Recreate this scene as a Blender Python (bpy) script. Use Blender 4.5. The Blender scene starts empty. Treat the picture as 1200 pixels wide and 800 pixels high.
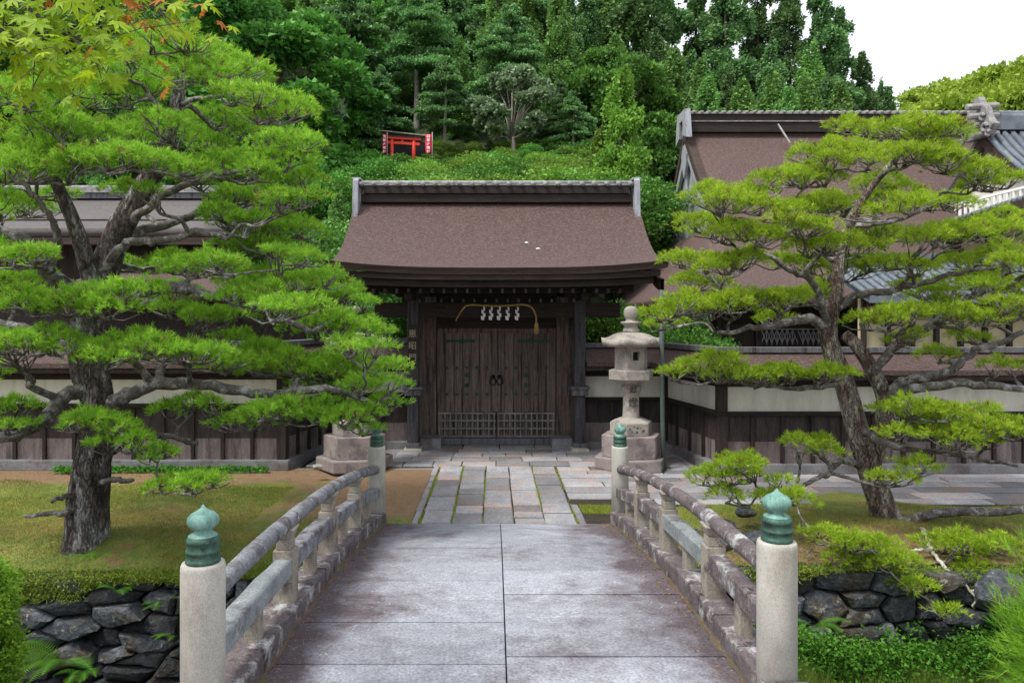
import bpy, bmesh, math, random
import numpy as np
from mathutils import Vector, Matrix
random.seed(7); RNG = np.random.default_rng(11)
C = bpy.context.scene.collection
SC = bpy.context.scene
PI = math.pi
# ------------------------------------------------------------------ camera
F = 867.0; HX = 580.0; HY = 375.0; EYE = 2.5      # focal in px of a 1200 px wide frame, vanishing point, eye height
cam = bpy.data.cameras.new('camera'); co = bpy.data.objects.new('camera', cam); C.objects.link(co); SC.camera = co
co.location = (0, 0, EYE); co.rotation_euler = (PI/2, 0, 0)
cam.sensor_width = 36; cam.lens = 36*F/1200
cam.shift_x = (600-HX)/1200; cam.shift_y = -(400-HY)/1200
cam.clip_start = 0.1; cam.clip_end = 1500
# ------------------------------------------------------------------ sky, sun, exposure
W = bpy.data.worlds.new('World'); SC.world = W; W.use_nodes = True
nt = W.node_tree; bg = nt.nodes['Background']
sky = nt.nodes.new('ShaderNodeTexSky'); sky.sky_type = 'NISHITA'; sky.sun_disc = False
SUN_EL, SUN_AZ = math.radians(60), math.radians(-125)      # azimuth from +Y, clockwise
sky.sun_elevation = SUN_EL; sky.sun_rotation = SUN_AZ
sky.air_density = 1.0; sky.dust_density = 4.0; sky.ozone_density = 1.0
cloud = nt.nodes.new('ShaderNodeMix'); cloud.data_type = 'RGBA'; cloud.inputs[0].default_value = .72     # thin bright overcast over the blue
cloud.inputs[7].default_value = (8.6, 8.8, 9.2, 1); nt.links.new(sky.outputs[0], cloud.inputs[6]); nt.links.new(cloud.outputs[2], bg.inputs[0]); bg.inputs[1].default_value = 0.065
sun = bpy.data.lights.new('sun', 'SUN'); so = bpy.data.objects.new('sun', sun); C.objects.link(so)
sun.energy = 1.5; sun.angle = math.radians(14); sun.color = (1, .97, .9)
sd = Vector((math.sin(SUN_AZ)*math.cos(SUN_EL), math.cos(SUN_AZ)*math.cos(SUN_EL), math.sin(SUN_EL)))
so.rotation_euler = sd.to_track_quat('Z', 'Y').to_euler()
SC.view_settings.view_transform = 'Standard'; SC.view_settings.look = 'None'
SC.view_settings.exposure = 1.42; SC.view_settings.gamma = 1
SC.render.engine = 'CYCLES'

def at(px, py, D):            # real point at distance D for a place measured in the photograph
    return Vector(((px-HX)*D/F, D, EYE-(py-HY)*D/F))
# ------------------------------------------------------------------ materials
def mat(name, c1, c2, scale=4.0, c3=None, c3s=1.2, c3t=.55, rough=.8, bump=.3, bscale=30, stretch=(1,1,1), metal=0, tint=0, speck=.35, bdist=.01, translucent=0, mode='Object', c4=None, c4s=9, c4t=.6, edge=None, crack=0, crs=6, soft=.05):
    m = bpy.data.materials.new(name); m.use_nodes = True; t = m.node_tree; N = t.nodes; L = t.links
    b = N['Principled BSDF']; b.inputs['Roughness'].default_value = rough; b.inputs['Metallic'].default_value = metal
    b.inputs['Specular IOR Level'].default_value = .3
    tc = N.new('ShaderNodeTexCoord'); mp = N.new('ShaderNodeMapping'); mp.inputs['Scale'].default_value = stretch
    L.new(tc.outputs[mode], mp.inputs[0])
    def noise(s, d=6, r=.6, src=mp):
        n = N.new('ShaderNodeTexNoise'); n.inputs['Scale'].default_value = s; n.inputs['Detail'].default_value = d
        n.inputs['Roughness'].default_value = r; L.new(src.outputs[0], n.inputs[0]); return n
    def ramp(src, a, bb):
        r = N.new('ShaderNodeMapRange'); r.inputs['From Min'].default_value = a; r.inputs['From Max'].default_value = bb
        L.new(src, r.inputs[0]); return r.outputs[0]
    def mix(f, a, bb, typ='MIX'):
        x = N.new('ShaderNodeMix'); x.data_type = 'RGBA'; x.blend_type = typ
        if isinstance(f, (int, float)): x.inputs[0].default_value = f
        else: L.new(f, x.inputs[0])
        for s, v in ((6, a), (7, bb)):
            if isinstance(v, tuple): x.inputs[s].default_value = (*v, 1)
            else: L.new(v, x.inputs[s])
        return x.outputs[2]
    col = mix(ramp(noise(scale).outputs[0], .35, .65), c1, c2)
    if c3: 
        n3 = noise(c3s, 8, .7); n3o = n3.outputs[0]
        if edge:
            sx = N.new('ShaderNodeSeparateXYZ'); L.new(tc.outputs[mode], sx.inputs[0])
            def m_(op, a, bb=None):
                q = N.new('ShaderNodeMath'); q.operation = op
                for k_, v_ in ((0, a), (1, bb)):
                    if v_ is None: continue
                    if isinstance(v_, (int, float)): q.inputs[k_].default_value = v_
                    else: L.new(v_, q.inputs[k_])
                return q.outputs[0]
            n3o = m_('ADD', n3o, m_('MULTIPLY', m_('POWER', m_('DIVIDE', m_('ABSOLUTE', sx.outputs[0]), edge), 3.0), .16))
        col = mix(ramp(n3o, c3t-soft, c3t+soft*1.2), col, c3)
    if c4:
        n4 = noise(c4s, 9, .75); col = mix(ramp(n4.outputs[0], c4t-.03, c4t+.04), col, c4)
    n2 = noise(bscale, 5, .7)
    if speck:
        sp = N.new('ShaderNodeMapRange'); sp.inputs[1].default_value = .3; sp.inputs[2].default_value = .7
        sp.inputs[3].default_value = 1-speck; sp.inputs[4].default_value = 1+speck; L.new(n2.outputs[0], sp.inputs[0])
        cx = N.new('ShaderNodeCombineXYZ'); [L.new(sp.outputs[0], cx.inputs[i]) for i in range(3)]
        col = mix(1.0, col, cx.outputs[0], 'MULTIPLY')
    if tint:
        at_ = N.new('ShaderNodeAttribute'); at_.attribute_name = 'tint'
        mr = N.new('ShaderNodeMapRange'); mr.inputs[3].default_value = 1-tint; mr.inputs[4].default_value = 1+tint
        L.new(at_.outputs['Fac'], mr.inputs[0])
        cx = N.new('ShaderNodeCombineXYZ'); [L.new(mr.outputs[0], cx.inputs[i]) for i in range(3)]
        col = mix(1.0, col, cx.outputs[0], 'MULTIPLY')
    L.new(col, b.inputs['Base Color'])
    if crack:
        vo = N.new('ShaderNodeTexVoronoi'); vo.feature = 'DISTANCE_TO_EDGE'; vo.inputs['Scale'].default_value = crs
        ad = N.new('ShaderNodeMixRGB'); ad.blend_type = 'ADD'; ad.inputs[0].default_value = .38; L.new(mp.outputs[0], ad.inputs[1]); L.new(noise(crs*1.5).outputs[1], ad.inputs[2]); L.new(ad.outputs[0], vo.inputs[0])
        cr = N.new('ShaderNodeMapRange'); cr.inputs[1].default_value = 0; cr.inputs[2].default_value = .14; cr.inputs[3].default_value = 0; cr.inputs[4].default_value = 1; L.new(vo.outputs[0], cr.inputs[0])
        dk = N.new('ShaderNodeMapRange'); dk.inputs[3].default_value = 1-crack; dk.inputs[4].default_value = 1.1; L.new(cr.outputs[0], dk.inputs[0])
        cx = N.new('ShaderNodeCombineXYZ'); [L.new(dk.outputs[0], cx.inputs[i]) for i in range(3)]
        L.new(mix(1.0, col, cx.outputs[0], 'MULTIPLY'), b.inputs['Base Color'])
        b2 = N.new('ShaderNodeBump'); b2.inputs['Strength'].default_value = .9; b2.inputs['Distance'].default_value = .03; L.new(cr.outputs[0], b2.inputs['Height']); L.new(b2.outputs[0], b.inputs['Normal'])
        b_prev = b2
    if bump:
        bp = N.new('ShaderNodeBump'); bp.inputs['Strength'].default_value = bump; bp.inputs['Distance'].default_value = bdist
        L.new(n2.outputs[0], bp.inputs['Height'])
        if crack: L.new(b2.outputs[0], bp.inputs['Normal'])
        L.new(bp.outputs[0], b.inputs['Normal'])
    return m

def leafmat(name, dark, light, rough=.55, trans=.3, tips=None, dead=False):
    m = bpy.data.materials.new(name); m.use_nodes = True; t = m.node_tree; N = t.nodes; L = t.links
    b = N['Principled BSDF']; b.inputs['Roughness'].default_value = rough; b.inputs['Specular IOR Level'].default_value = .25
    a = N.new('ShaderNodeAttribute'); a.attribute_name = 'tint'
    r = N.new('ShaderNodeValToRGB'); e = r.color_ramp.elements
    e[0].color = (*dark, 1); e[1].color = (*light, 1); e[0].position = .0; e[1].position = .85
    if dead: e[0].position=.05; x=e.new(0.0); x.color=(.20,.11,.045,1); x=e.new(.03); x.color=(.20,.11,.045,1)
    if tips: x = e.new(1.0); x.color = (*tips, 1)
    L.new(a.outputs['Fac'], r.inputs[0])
    oi = N.new('ShaderNodeObjectInfo'); hs = N.new('ShaderNodeHueSaturation')
    mr = N.new('ShaderNodeMapRange'); mr.inputs[3].default_value = .78; mr.inputs[4].default_value = 1.25
    L.new(oi.outputs['Random'], mr.inputs[0]); L.new(mr.outputs[0], hs.inputs['Value'])
    mh = N.new('ShaderNodeMapRange'); mh.inputs[3].default_value = .488; mh.inputs[4].default_value = .512
    L.new(oi.outputs['Random'], mh.inputs[0]); L.new(mh.outputs[0], hs.inputs['Hue'])
    L.new(r.outputs[0], hs.inputs['Color']); L.new(hs.outputs[0], b.inputs['Base Color'])
    tr = N.new('ShaderNodeBsdfTranslucent'); L.new(hs.outputs[0], tr.inputs[0])
    mx = N.new('ShaderNodeMixShader'); mx.inputs[0].default_value = trans
    L.new(b.outputs[0], mx.inputs[1]); L.new(tr.outputs[0], mx.inputs[2]); L.new(mx.outputs[0], N['Material Output'].inputs[0])
    return m

M = {}
M['deck'] = mat('bridge_slab_stone', (.245,.255,.295), (.365,.38,.42), 1.7, (.095,.078,.088), 1.6, .60, bscale=55, speck=.45, bump=.4, c4=(.47,.485,.51), c4s=20, c4t=.64, tint=.12, edge=1.05, soft=.13)
M['railstone'] = mat('lichened_rail_stone', (.085,.068,.073), (.15,.125,.130), 6, (.38,.39,.39), 5, .57, bscale=60, bump=.6, speck=.5, c4=(.038,.031,.029), c4s=7, c4t=.58)
M['railleft'] = mat('blue_grey_rail_stone', (.125,.128,.145), (.215,.225,.245), 6, (.085,.066,.075), 5, .55, bscale=60, bump=.6, speck=.5, c4=(.36,.38,.39), c4s=9, c4t=.6)
M['strutstone'] = mat('beige_strut_stone', (.20,.175,.145), (.30,.275,.23), 5, (.09,.07,.07), 4, .58, bscale=70, bump=.4, speck=.35)
M['railclean'] = mat('cleaner_grey_rail_stone', (.16,.185,.195), (.25,.27,.28), 5, (.10,.085,.09), 4, .6, bscale=60, bump=.4, speck=.4, c4=(.38,.39,.39), c4s=14, c4t=.62)
M['poststone'] = mat('pale_post_granite', (.38,.37,.33), (.47,.455,.41), 6, (.27,.245,.20), 2.5, .60, bscale=150, bump=.3, speck=.35, stretch=(1.6,1.6,.7), c4=(.16,.135,.11), c4s=4, c4t=.66, soft=.1)
M['bronze'] = mat('verdigris_bronze', (.11,.23,.19), (.20,.36,.32), 8, (.06,.13,.10), 6, .58, rough=.65, metal=.05, bscale=40, stretch=(2,2,.6), speck=.3, bump=.2)
M['collar'] = mat('dark_green_bronze', (.03,.075,.055), (.06,.13,.10), 9, (.02,.035,.03), 8, .55, rough=.5, metal=.2, bscale=40, speck=.3, bump=.2)
M['footing'] = mat('footing_stone', (.15,.15,.16), (.22,.22,.23), 3, (.12,.10,.10), 2, .56, bscale=50, speck=.3, bump=.4)
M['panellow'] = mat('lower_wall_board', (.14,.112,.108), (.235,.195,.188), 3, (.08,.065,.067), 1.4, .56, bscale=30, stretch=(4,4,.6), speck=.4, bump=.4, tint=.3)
M['lantern'] = mat('lantern_granite', (.27,.25,.22), (.37,.34,.30), 5, (.20,.175,.17), 3.5, .56, bscale=70, bump=.35, speck=.28, c4=(.13,.125,.11), c4s=8, c4t=.63)
M['lanternbase'] = mat('pinkish_base_granite', (.21,.175,.17), (.30,.255,.245), 5, (.15,.125,.13), 3, .54, bscale=70, bump=.35, speck=.3)
M['dirt'] = mat('joint_dirt', (.075,.052,.038), (.13,.09,.065), 5, (.08,.09,.03), 4, .56, bscale=70, speck=.4, bump=.7)
M['paving'] = mat('paving_stone', (.19,.195,.215), (.29,.285,.295), 2.5, (.28,.225,.21), 1.6, .54, bscale=40, speck=.35, tint=.40, bump=.4)
M['wood'] = mat('weathered_dark_wood', (.022,.016,.0145), (.050,.038,.034), 6, (.013,.010,.010), 3, .58, bscale=30, stretch=(5,5,.5), speck=.5, bump=.5)
M['woodh'] = mat('weathered_dark_beam', (.016,.012,.011), (.038,.028,.025), 6, (.010,.008,.008), 3, .58, bscale=30, stretch=(.5,5,5), speck=.5, bump=.5)
M['postwood'] = mat('blue_grey_post_wood', (.030,.028,.032), (.075,.072,.082), 5, (.016,.014,.015), 3, .57, bscale=30, stretch=(6,6,.4), speck=.5, bump=.5)
M['latticewood'] = mat('greyed_lattice', (.14,.125,.125), (.24,.22,.22), 5, None, bscale=30, speck=.35, bump=.4)
M['oldroof'] = mat('greyed_old_roof', (.085,.080,.080), (.15,.14,.14), 2, (.075,.05,.045), 2, .57, bscale=26, stretch=(3,9,9), speck=.5, bump=.7)
M['door'] = mat('door_planks', (.085,.064,.056), (.165,.132,.115), 5, (.038,.029,.026), 2.4, .56, bscale=26, stretch=(7,7,.4), speck=.5, bump=.5, tint=.3)
M['greywood'] = mat('greyed_wood', (.085,.085,.095), (.16,.16,.175), 5, (.045,.04,.042), 2.5, .57, bscale=30, stretch=(5,5,.5), speck=.4, bump=.4, tint=.2)
M['gablewood'] = mat('pale_gable_board', (.23,.24,.27), (.34,.35,.39), 4, (.15,.14,.15), 2.5, .58, bscale=30, stretch=(5,5,.5), speck=.35, bump=.3, tint=.3)
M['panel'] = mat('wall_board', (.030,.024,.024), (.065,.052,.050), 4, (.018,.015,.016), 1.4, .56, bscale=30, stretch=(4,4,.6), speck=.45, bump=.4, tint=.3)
M['plaster'] = mat('white_plaster', (.68,.66,.58), (.75,.73,.66), 2, (.52,.49,.42), 2.2, .58, bscale=50, stretch=(1.6,1.6,.35), speck=.08, bump=.1, soft=.12)
M['plasteryellow'] = mat('ochre_plaster', (.42,.36,.22), (.48,.42,.27), 3, None, bscale=60, speck=.06, bump=.1)
M['bark_roof'] = mat('cypress_bark_roof', (.088,.052,.046), (.172,.113,.102), 5, (.235,.185,.18), 5.5, .58, bscale=26, stretch=(3,9,9), speck=.85, bump=1, bdist=.025, c4=(.040,.025,.022), c4s=9, c4t=.55, soft=.06)
M['bark_edge'] = mat('bark_roof_edge', (.035,.023,.019), (.07,.046,.038), 3, None, bscale=20, stretch=(.4,8,14), speck=.5, bump=.8)
M['tile'] = mat('grey_roof_tile', (.09,.11,.135), (.15,.175,.205), 3, (.22,.235,.25), 4, .62, rough=.6, bscale=40, speck=.25, bump=.2)
M['ridge_tile'] = mat('grey_ridge_tile', (.20,.20,.20), (.31,.31,.30), 5, (.12,.12,.12), 6, .56, bscale=40, speck=.3, bump=.3)
M['moss'] = mat('moss_lawn', (.13,.165,.024), (.23,.235,.05), 1.3, (.10,.15,.025), 2.2, .5, bscale=60, speck=.5, bump=.9, bdist=.02, c4=(.19,.11,.055), c4s=1.3, c4t=.60)
M['earth'] = mat('bare_brown_earth', (.20,.125,.075), (.28,.175,.105), 2, (.15,.12,.04), 2.6, .58, bscale=70, speck=.3, bump=.6)
M['soil'] = mat('dark_soil', (.022,.019,.013), (.04,.033,.02), 3, None, bscale=40, speck=.4, bump=.8)
M['forest'] = mat('forest_floor', (.02,.035,.012), (.04,.06,.018), 1, None, bscale=3, speck=.4, bump=.6, bdist=.2)
M['rock'] = mat('dark_schist', (.040,.048,.058), (.115,.125,.14), 3, (.075,.062,.045), 2.2, .55, bscale=18, speck=.6, bump=1, bdist=.06, tint=.65, c4=(.21,.215,.20), c4s=9, c4t=.60)
M['pinebark'] = mat('pine_bark', (.070,.054,.048), (.17,.145,.13), 7, (.34,.34,.33), 4, .54, bscale=30, stretch=(1.6,1.6,.5), speck=.6, bump=1, bdist=.04, crack=.6, crs=8)
M['limbbark'] = mat('limb_bark', (.065,.055,.050), (.17,.155,.145), 12, (.34,.34,.33), 8, .56, bscale=40, speck=.5, bump=1, bdist=.015)
M['rootbark'] = mat('reddish_pine_bark', (.10,.068,.052), (.23,.175,.145), 7, (.38,.35,.31), 4, .50, bscale=30, stretch=(1.6,1.6,.5), speck=.6, bump=1, bdist=.04, crack=.55, crs=10)
M['deadwood'] = mat('bare_pale_branch', (.36,.35,.28), (.5,.49,.42), 20, (.2,.17,.14), 14, .6, bscale=60, speck=.3, bump=.4)
M['farbark'] = mat('forest_bark', (.05,.035,.026), (.11,.085,.07), 4, None, bscale=10, stretch=(3,3,.5), speck=.4, bump=.6)
M['palebark'] = mat('pale_trunk', (.22,.20,.17), (.33,.31,.27), 4, None, bscale=10, stretch=(3,3,.5), speck=.4, bump=.6)
M['iron'] = mat('dark_iron', (.012,.013,.014), (.03,.03,.03), 8, None, rough=.5, metal=.5, bscale=40, speck=.2, bump=.2)
M['green_iron'] = mat('green_patina_fitting', (.018,.05,.038), (.035,.08,.06), 8, None, rough=.6, metal=.3, bscale=40, speck=.3, bump=.2)
M['pipe'] = mat('grey_green_pipe', (.055,.07,.065), (.08,.10,.09), 3, None, rough=.5, bscale=20, speck=.15, bump=.1)
M['rope'] = mat('straw_rope', (.30,.21,.07), (.45,.34,.13), 20, None, bscale=90, speck=.4, bump=.8)
M['paper'] = mat('white_paper', (.8,.8,.8), (.86,.86,.86), 5, None, bscale=30, speck=.03, bump=.05)
M['red'] = mat('vermilion_paint', (.62,.035,.02), (.72,.06,.035), 3, None, bscale=20, speck=.1, bump=.1, rough=.5)
M['banner'] = mat('red_cloth', (.62,.02,.05), (.7,.03,.08), 3, None, bscale=20, speck=.1, bump=.1)
M['whitepaint'] = mat('white_lettering', (.8,.78,.78), (.85,.82,.82), 3, None, bump=0, speck=0)
M['darkink'] = mat('carved_dark', (.07,.06,.055), (.09,.08,.07), 3, None, bump=0, speck=0)
M['palelett'] = mat('pale_lettering', (.26,.22,.16), (.32,.27,.19), 3, None, bump=0, speck=.2)
M['yard'] = mat('yard_gravel', (.20,.185,.16), (.27,.25,.22), 3, None, bscale=60, speck=.4, bump=.6)
def ground_mat():
    m=M['moss']; t=m.node_tree; N=t.nodes; L=t.links; b=N['Principled BSDF']; src=b.inputs['Base Color'].links[0].from_socket
    g=N.new('ShaderNodeNewGeometry'); sx=N.new('ShaderNodeSeparateXYZ'); L.new(g.outputs['Position'],sx.inputs[0])
    n=N.new('ShaderNodeTexNoise'); n.inputs['Scale'].default_value=1.6; n.inputs['Detail'].default_value=9; n.inputs['Roughness'].default_value=.72; L.new(g.outputs['Position'],n.inputs[0])
    def m_(op,a,c):
        q=N.new('ShaderNodeMath'); q.operation=op
        for k,v in ((0,a),(1,c)):
            if isinstance(v,(int,float)): q.inputs[k].default_value=v
            else: L.new(v,q.inputs[k])
        return q.outputs[0]
    nz=m_('MULTIPLY',m_('SUBTRACT',n.outputs[0],.5),3.2)
    f1=m_('MINIMUM',m_('ADD',sx.outputs[0],2.75),m_('SUBTRACT',sx.outputs[1],9.35)); f2=m_('SUBTRACT',sx.outputs[1],11.25)
    f=m_('ADD',m_('MAXIMUM',f1,f2),nz)
    f=m_('MINIMUM',f,m_('MULTIPLY',m_('ADD',sx.outputs[0],-.5),-4))
    fr_=m_('ADD',m_('MINIMUM',m_('SUBTRACT',sx.outputs[0],1.7),m_('SUBTRACT',9.1,sx.outputs[1])),m_('MULTIPLY',nz,1.4)); f=m_('MAXIMUM',f,m_('SUBTRACT',m_('MINIMUM',fr_,m_('MULTIPLY',m_('SUBTRACT',sx.outputs[0],1.6),6)),.25))
    mr=N.new('ShaderNodeMapRange'); mr.inputs[1].default_value=-.25; mr.inputs[2].default_value=.25; L.new(f,mr.inputs[0])
    n2=N.new('ShaderNodeTexNoise'); n2.inputs['Scale'].default_value=6; n2.inputs['Detail'].default_value=9; L.new(g.outputs['Position'],n2.inputs[0])
    e=N.new('ShaderNodeMix'); e.data_type='RGBA'; e.inputs[6].default_value=(.17,.105,.06,1); e.inputs[7].default_value=(.30,.19,.115,1); L.new(n2.outputs[0],e.inputs[0])
    x=N.new('ShaderNodeMix'); x.data_type='RGBA'; L.new(mr.outputs[0],x.inputs[0]); L.new(src,x.inputs[6]); L.new(e.outputs[2],x.inputs[7]); L.new(x.outputs[2],b.inputs['Base Color'])
ground_mat()
L_ = {}
L_['pineL'] = leafmat('pine_needles', (.11,.24,.020), (.36,.60,.055), trans=.42, dead=True, tips=(.50,.70,.10))
L_['pineR'] = leafmat('bright_pine_needles', (.18,.35,.018), (.48,.74,.055), trans=.42, dead=True, tips=(.66,.82,.10))
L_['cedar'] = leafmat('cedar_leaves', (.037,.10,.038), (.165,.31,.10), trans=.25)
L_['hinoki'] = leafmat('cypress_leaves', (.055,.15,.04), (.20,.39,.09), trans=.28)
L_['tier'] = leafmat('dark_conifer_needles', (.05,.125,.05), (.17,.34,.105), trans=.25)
L_['pale'] = leafmat('pale_pine_needles', (.12,.22,.11), (.32,.47,.25), trans=.2)
L_['broad'] = leafmat('broad_leaves', (.03,.115,.018), (.13,.33,.05), trans=.25)
L_['light'] = leafmat('light_conifer_leaves', (.07,.15,.02), (.22,.38,.055), trans=.3)
L_['farhill'] = leafmat('sunlit_wood_leaves', (.14,.27,.03), (.36,.54,.06), trans=.3)  # sunlight on the far wood is put into this leaf colour
L_['maple'] = leafmat('maple_leaves', (.17,.38,.010), (.46,.70,.025), trans=.45, tips=(.62,.24,.03))
L_['bush'] = leafmat('bright_bush_leaves', (.08,.24,.012), (.26,.50,.04), trans=.35)
L_['fern'] = leafmat('fern_leaves', (.05,.16,.015), (.14,.32,.03), trans=.35)
L_['weed'] = leafmat('weed_leaves', (.03,.13,.012), (.11,.30,.03), trans=.3)
L_['grass'] = leafmat('grass_blades', (.06,.12,.015), (.20,.26,.05), trans=.3)
L_['mosst'] = leafmat('moss_tufts', (.11,.155,.018), (.30,.335,.05), trans=.15)

# ------------------------------------------------------------------ mesh helpers
class MB:
    def __init__(s, off=(0,0,0)): s.v=[]; s.f=[]; s.sm=[]; s.t=[]; s.off=Vector(off); s.tint=.5
    def add(s, vs, fs, smooth=False):
        b=len(s.v); s.v += [tuple(Vector(p)-s.off) for p in vs]; s.t += [s.tint]*len(vs)
        s.f += [tuple(i+b for i in f) for f in fs]; s.sm += [smooth]*len(fs)
    def box(s, x0,x1,y0,y1,z0,z1, rz=0, c=None):
        vs=[(x,y,z) for z in (z0,z1) for y in (y0,y1) for x in (x0,x1)]
        if rz:
            c = c or ((x0+x1)/2,(y0+y1)/2); ca,sa=math.cos(rz),math.sin(rz)
            vs=[(c[0]+(x-c[0])*ca-(y-c[1])*sa, c[1]+(x-c[0])*sa+(y-c[1])*ca, z) for x,y,z in vs]
        s.add(vs, [(0,2,3,1),(4,5,7,6),(0,1,5,4),(2,6,7,3),(0,4,6,2),(1,3,7,5)])
    def bar(s, p, q, w, h, up=(0,0,1)):
        p,q=Vector(p),Vector(q); d=(q-p).normalized(); u=Vector(up); r=d.cross(u).normalized(); u=r.cross(d)
        vs=[b+r*a*w/2+u*c*h/2 for b in (p,q) for c in (-1,1) for a in (-1,1)]
        s.add(vs, [(0,2,3,1),(4,5,7,6),(0,1,5,4),(2,6,7,3),(0,4,6,2),(1,3,7,5)])
    def tube(s, pts, rad, n=8, jit=0, smooth=True, cap=True):
        pts=[Vector(p) for p in pts]; m=len(pts); rad = rad if hasattr(rad,'__len__') else [rad]*m
        vs=[]; r=None
        for i,p in enumerate(pts):
            d=(pts[min(i+1,m-1)]-pts[max(i-1,0)]).normalized()
            if r is None: r=d.orthogonal().normalized()
            r=(r-d*r.dot(d)).normalized(); u=d.cross(r)
            for k in range(n):
                a=2*PI*k/n; q=rad[i]*(1+(random.uniform(-jit,jit) if jit else 0))
                vs.append(p+(r*math.cos(a)+u*math.sin(a))*q)
        fs=[(i*n+k,i*n+(k+1)%n,(i+1)*n+(k+1)%n,(i+1)*n+k) for i in range(m-1) for k in range(n)]
        if cap: fs += [tuple(range(n))[::-1], tuple(range((m-1)*n,m*n))]
        s.add(vs, fs, smooth)
    def trunk(s, pts, rad, n=44, relief=.10):
        from mathutils import noise as NZ
        P=[]; Rr=[]
        pts=[Vector(p) for p in pts]
        for i in range(len(pts)-1):
            for j in range(5): P.append(pts[i].lerp(pts[i+1],j/5)); Rr.append(rad[i]+(rad[i+1]-rad[i])*j/5)
        P.append(pts[-1]); Rr.append(rad[-1]); m=len(P); vs=[]; r=None; sd=random.uniform(0,50); dist=0
        for i,p in enumerate(P):
            d=(P[min(i+1,m-1)]-P[max(i-1,0)]).normalized(); dist+=(P[i]-P[i-1]).length if i else 0
            if r is None: r=d.orthogonal().normalized()
            r=(r-d*r.dot(d)).normalized(); u=d.cross(r)
            for k in range(n):
                a=2*PI*k/n; c=Vector((math.cos(a)*4.5,math.sin(a)*4.5,dist*3.2+sd)); q=1+relief*(1-abs(NZ.noise(c*1.0))*3.2)*.5+relief*.9*NZ.noise(c*.28)*1.5+relief*.5*NZ.noise(c*2.7)
                vs.append(p+(r*math.cos(a)+u*math.sin(a))*Rr[i]*q)
        fs=[(i*n+k,i*n+(k+1)%n,(i+1)*n+(k+1)%n,(i+1)*n+k) for i in range(m-1) for k in range(n)]+[tuple(range((m-1)*n,m*n))]
        s.add(vs,fs,True)
    def lathe(s, prof, n=24, c=(0,0,0), rot=0, smooth=True, sc=(1,1)):
        vs=[(c[0]+r*sc[0]*math.cos(2*PI*k/n+rot), c[1]+r*sc[1]*math.sin(2*PI*k/n+rot), c[2]+z) for r,z in prof for k in range(n)]
        m=len(prof)
        fs=[(i*n+k,i*n+(k+1)%n,(i+1)*n+(k+1)%n,(i+1)*n+k) for i in range(m-1) for k in range(n)]
        fs += [tuple(range(n))[::-1], tuple(range((m-1)*n,m*n))]
        s.add(vs, fs, smooth)
    def grid(s, rows, smooth=True):
        m=len(rows); n=len(rows[0]); vs=[p for r in rows for p in r]
        s.add(vs, [(i*n+k,i*n+k+1,(i+1)*n+k+1,(i+1)*n+k) for i in range(m-1) for k in range(n-1)], smooth)
    def sweep(s, path, prof, closed=True):
        # path: xy points; prof: (offset to the path's right side, z)
        P=[Vector((a,b)) for a,b in path]; rows=[]
        for i,p in enumerate(P):
            d0=(P[i]-P[i-1]).normalized() if i else None; d1=(P[i+1]-P[i]).normalized() if i<len(P)-1 else None
            if d0 is None: d0=d1
            if d1 is None: d1=d0
            n0=Vector((d0.y,-d0.x)); n1=Vector((d1.y,-d1.x)); n=(n0+n1); n=n/n.dot(n0) 
            rows.append([(p.x+n.x*o, p.y+n.y*o, z) for o,z in prof])
        k=len(prof); vs=[q for r in rows for q in r]; fs=[]
        for i in range(len(P)-1):
            for j in range(k if closed else k-1):
                fs.append((i*k+j,i*k+(j+1)%k,(i+1)*k+(j+1)%k,(i+1)*k+j))
        if closed: fs += [tuple(range(k)), tuple(range((len(P)-1)*k,len(P)*k))[::-1]]
        s.add(vs, fs)
    def prism(s, poly, axis, a0, a1):      # poly in the two other axes
        n=len(poly)
        def mk(a,u,v): return {'x':(a,u,v),'y':(u,a,v),'z':(u,v,a)}[axis]
        vs=[mk(a0,u,v) for u,v in poly]+[mk(a1,u,v) for u,v in poly]
        s.add(vs, [tuple(range(n)), tuple(range(n,2*n))[::-1]]+[(i,(i+1)%n,n+(i+1)%n,n+i) for i in range(n)])
    def build(s, name, m, parent=None, bevel=0, seg=2, solid=0, subsurf=0):
        me=bpy.data.meshes.new(name); me.from_pydata(s.v,[],s.f); me.polygons.foreach_set('use_smooth', s.sm)
        a=me.attributes.new('tint','FLOAT','POINT'); a.data.foreach_set('value', s.t)
        me.materials.append(m); me.update()
        bm=bmesh.new(); bm.from_mesh(me); bmesh.ops.recalc_face_normals(bm, faces=bm.faces); bm.to_mesh(me); bm.free()
        o=bpy.data.objects.new(name, me); C.objects.link(o)
        if parent: o.parent=parent
        elif s.off.length: o.location=s.off
        if solid: x=o.modifiers.new('s','SOLIDIFY'); x.thickness=solid; x.offset=-1
        if subsurf: x=o.modifiers.new('ss','SUBSURF'); x.levels=x.render_levels=subsurf
        if bevel: x=o.modifiers.new('b','BEVEL'); x.width=bevel; x.segments=seg; x.limit_method='ANGLE'; x.angle_limit=math.radians(35)
        return o

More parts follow.
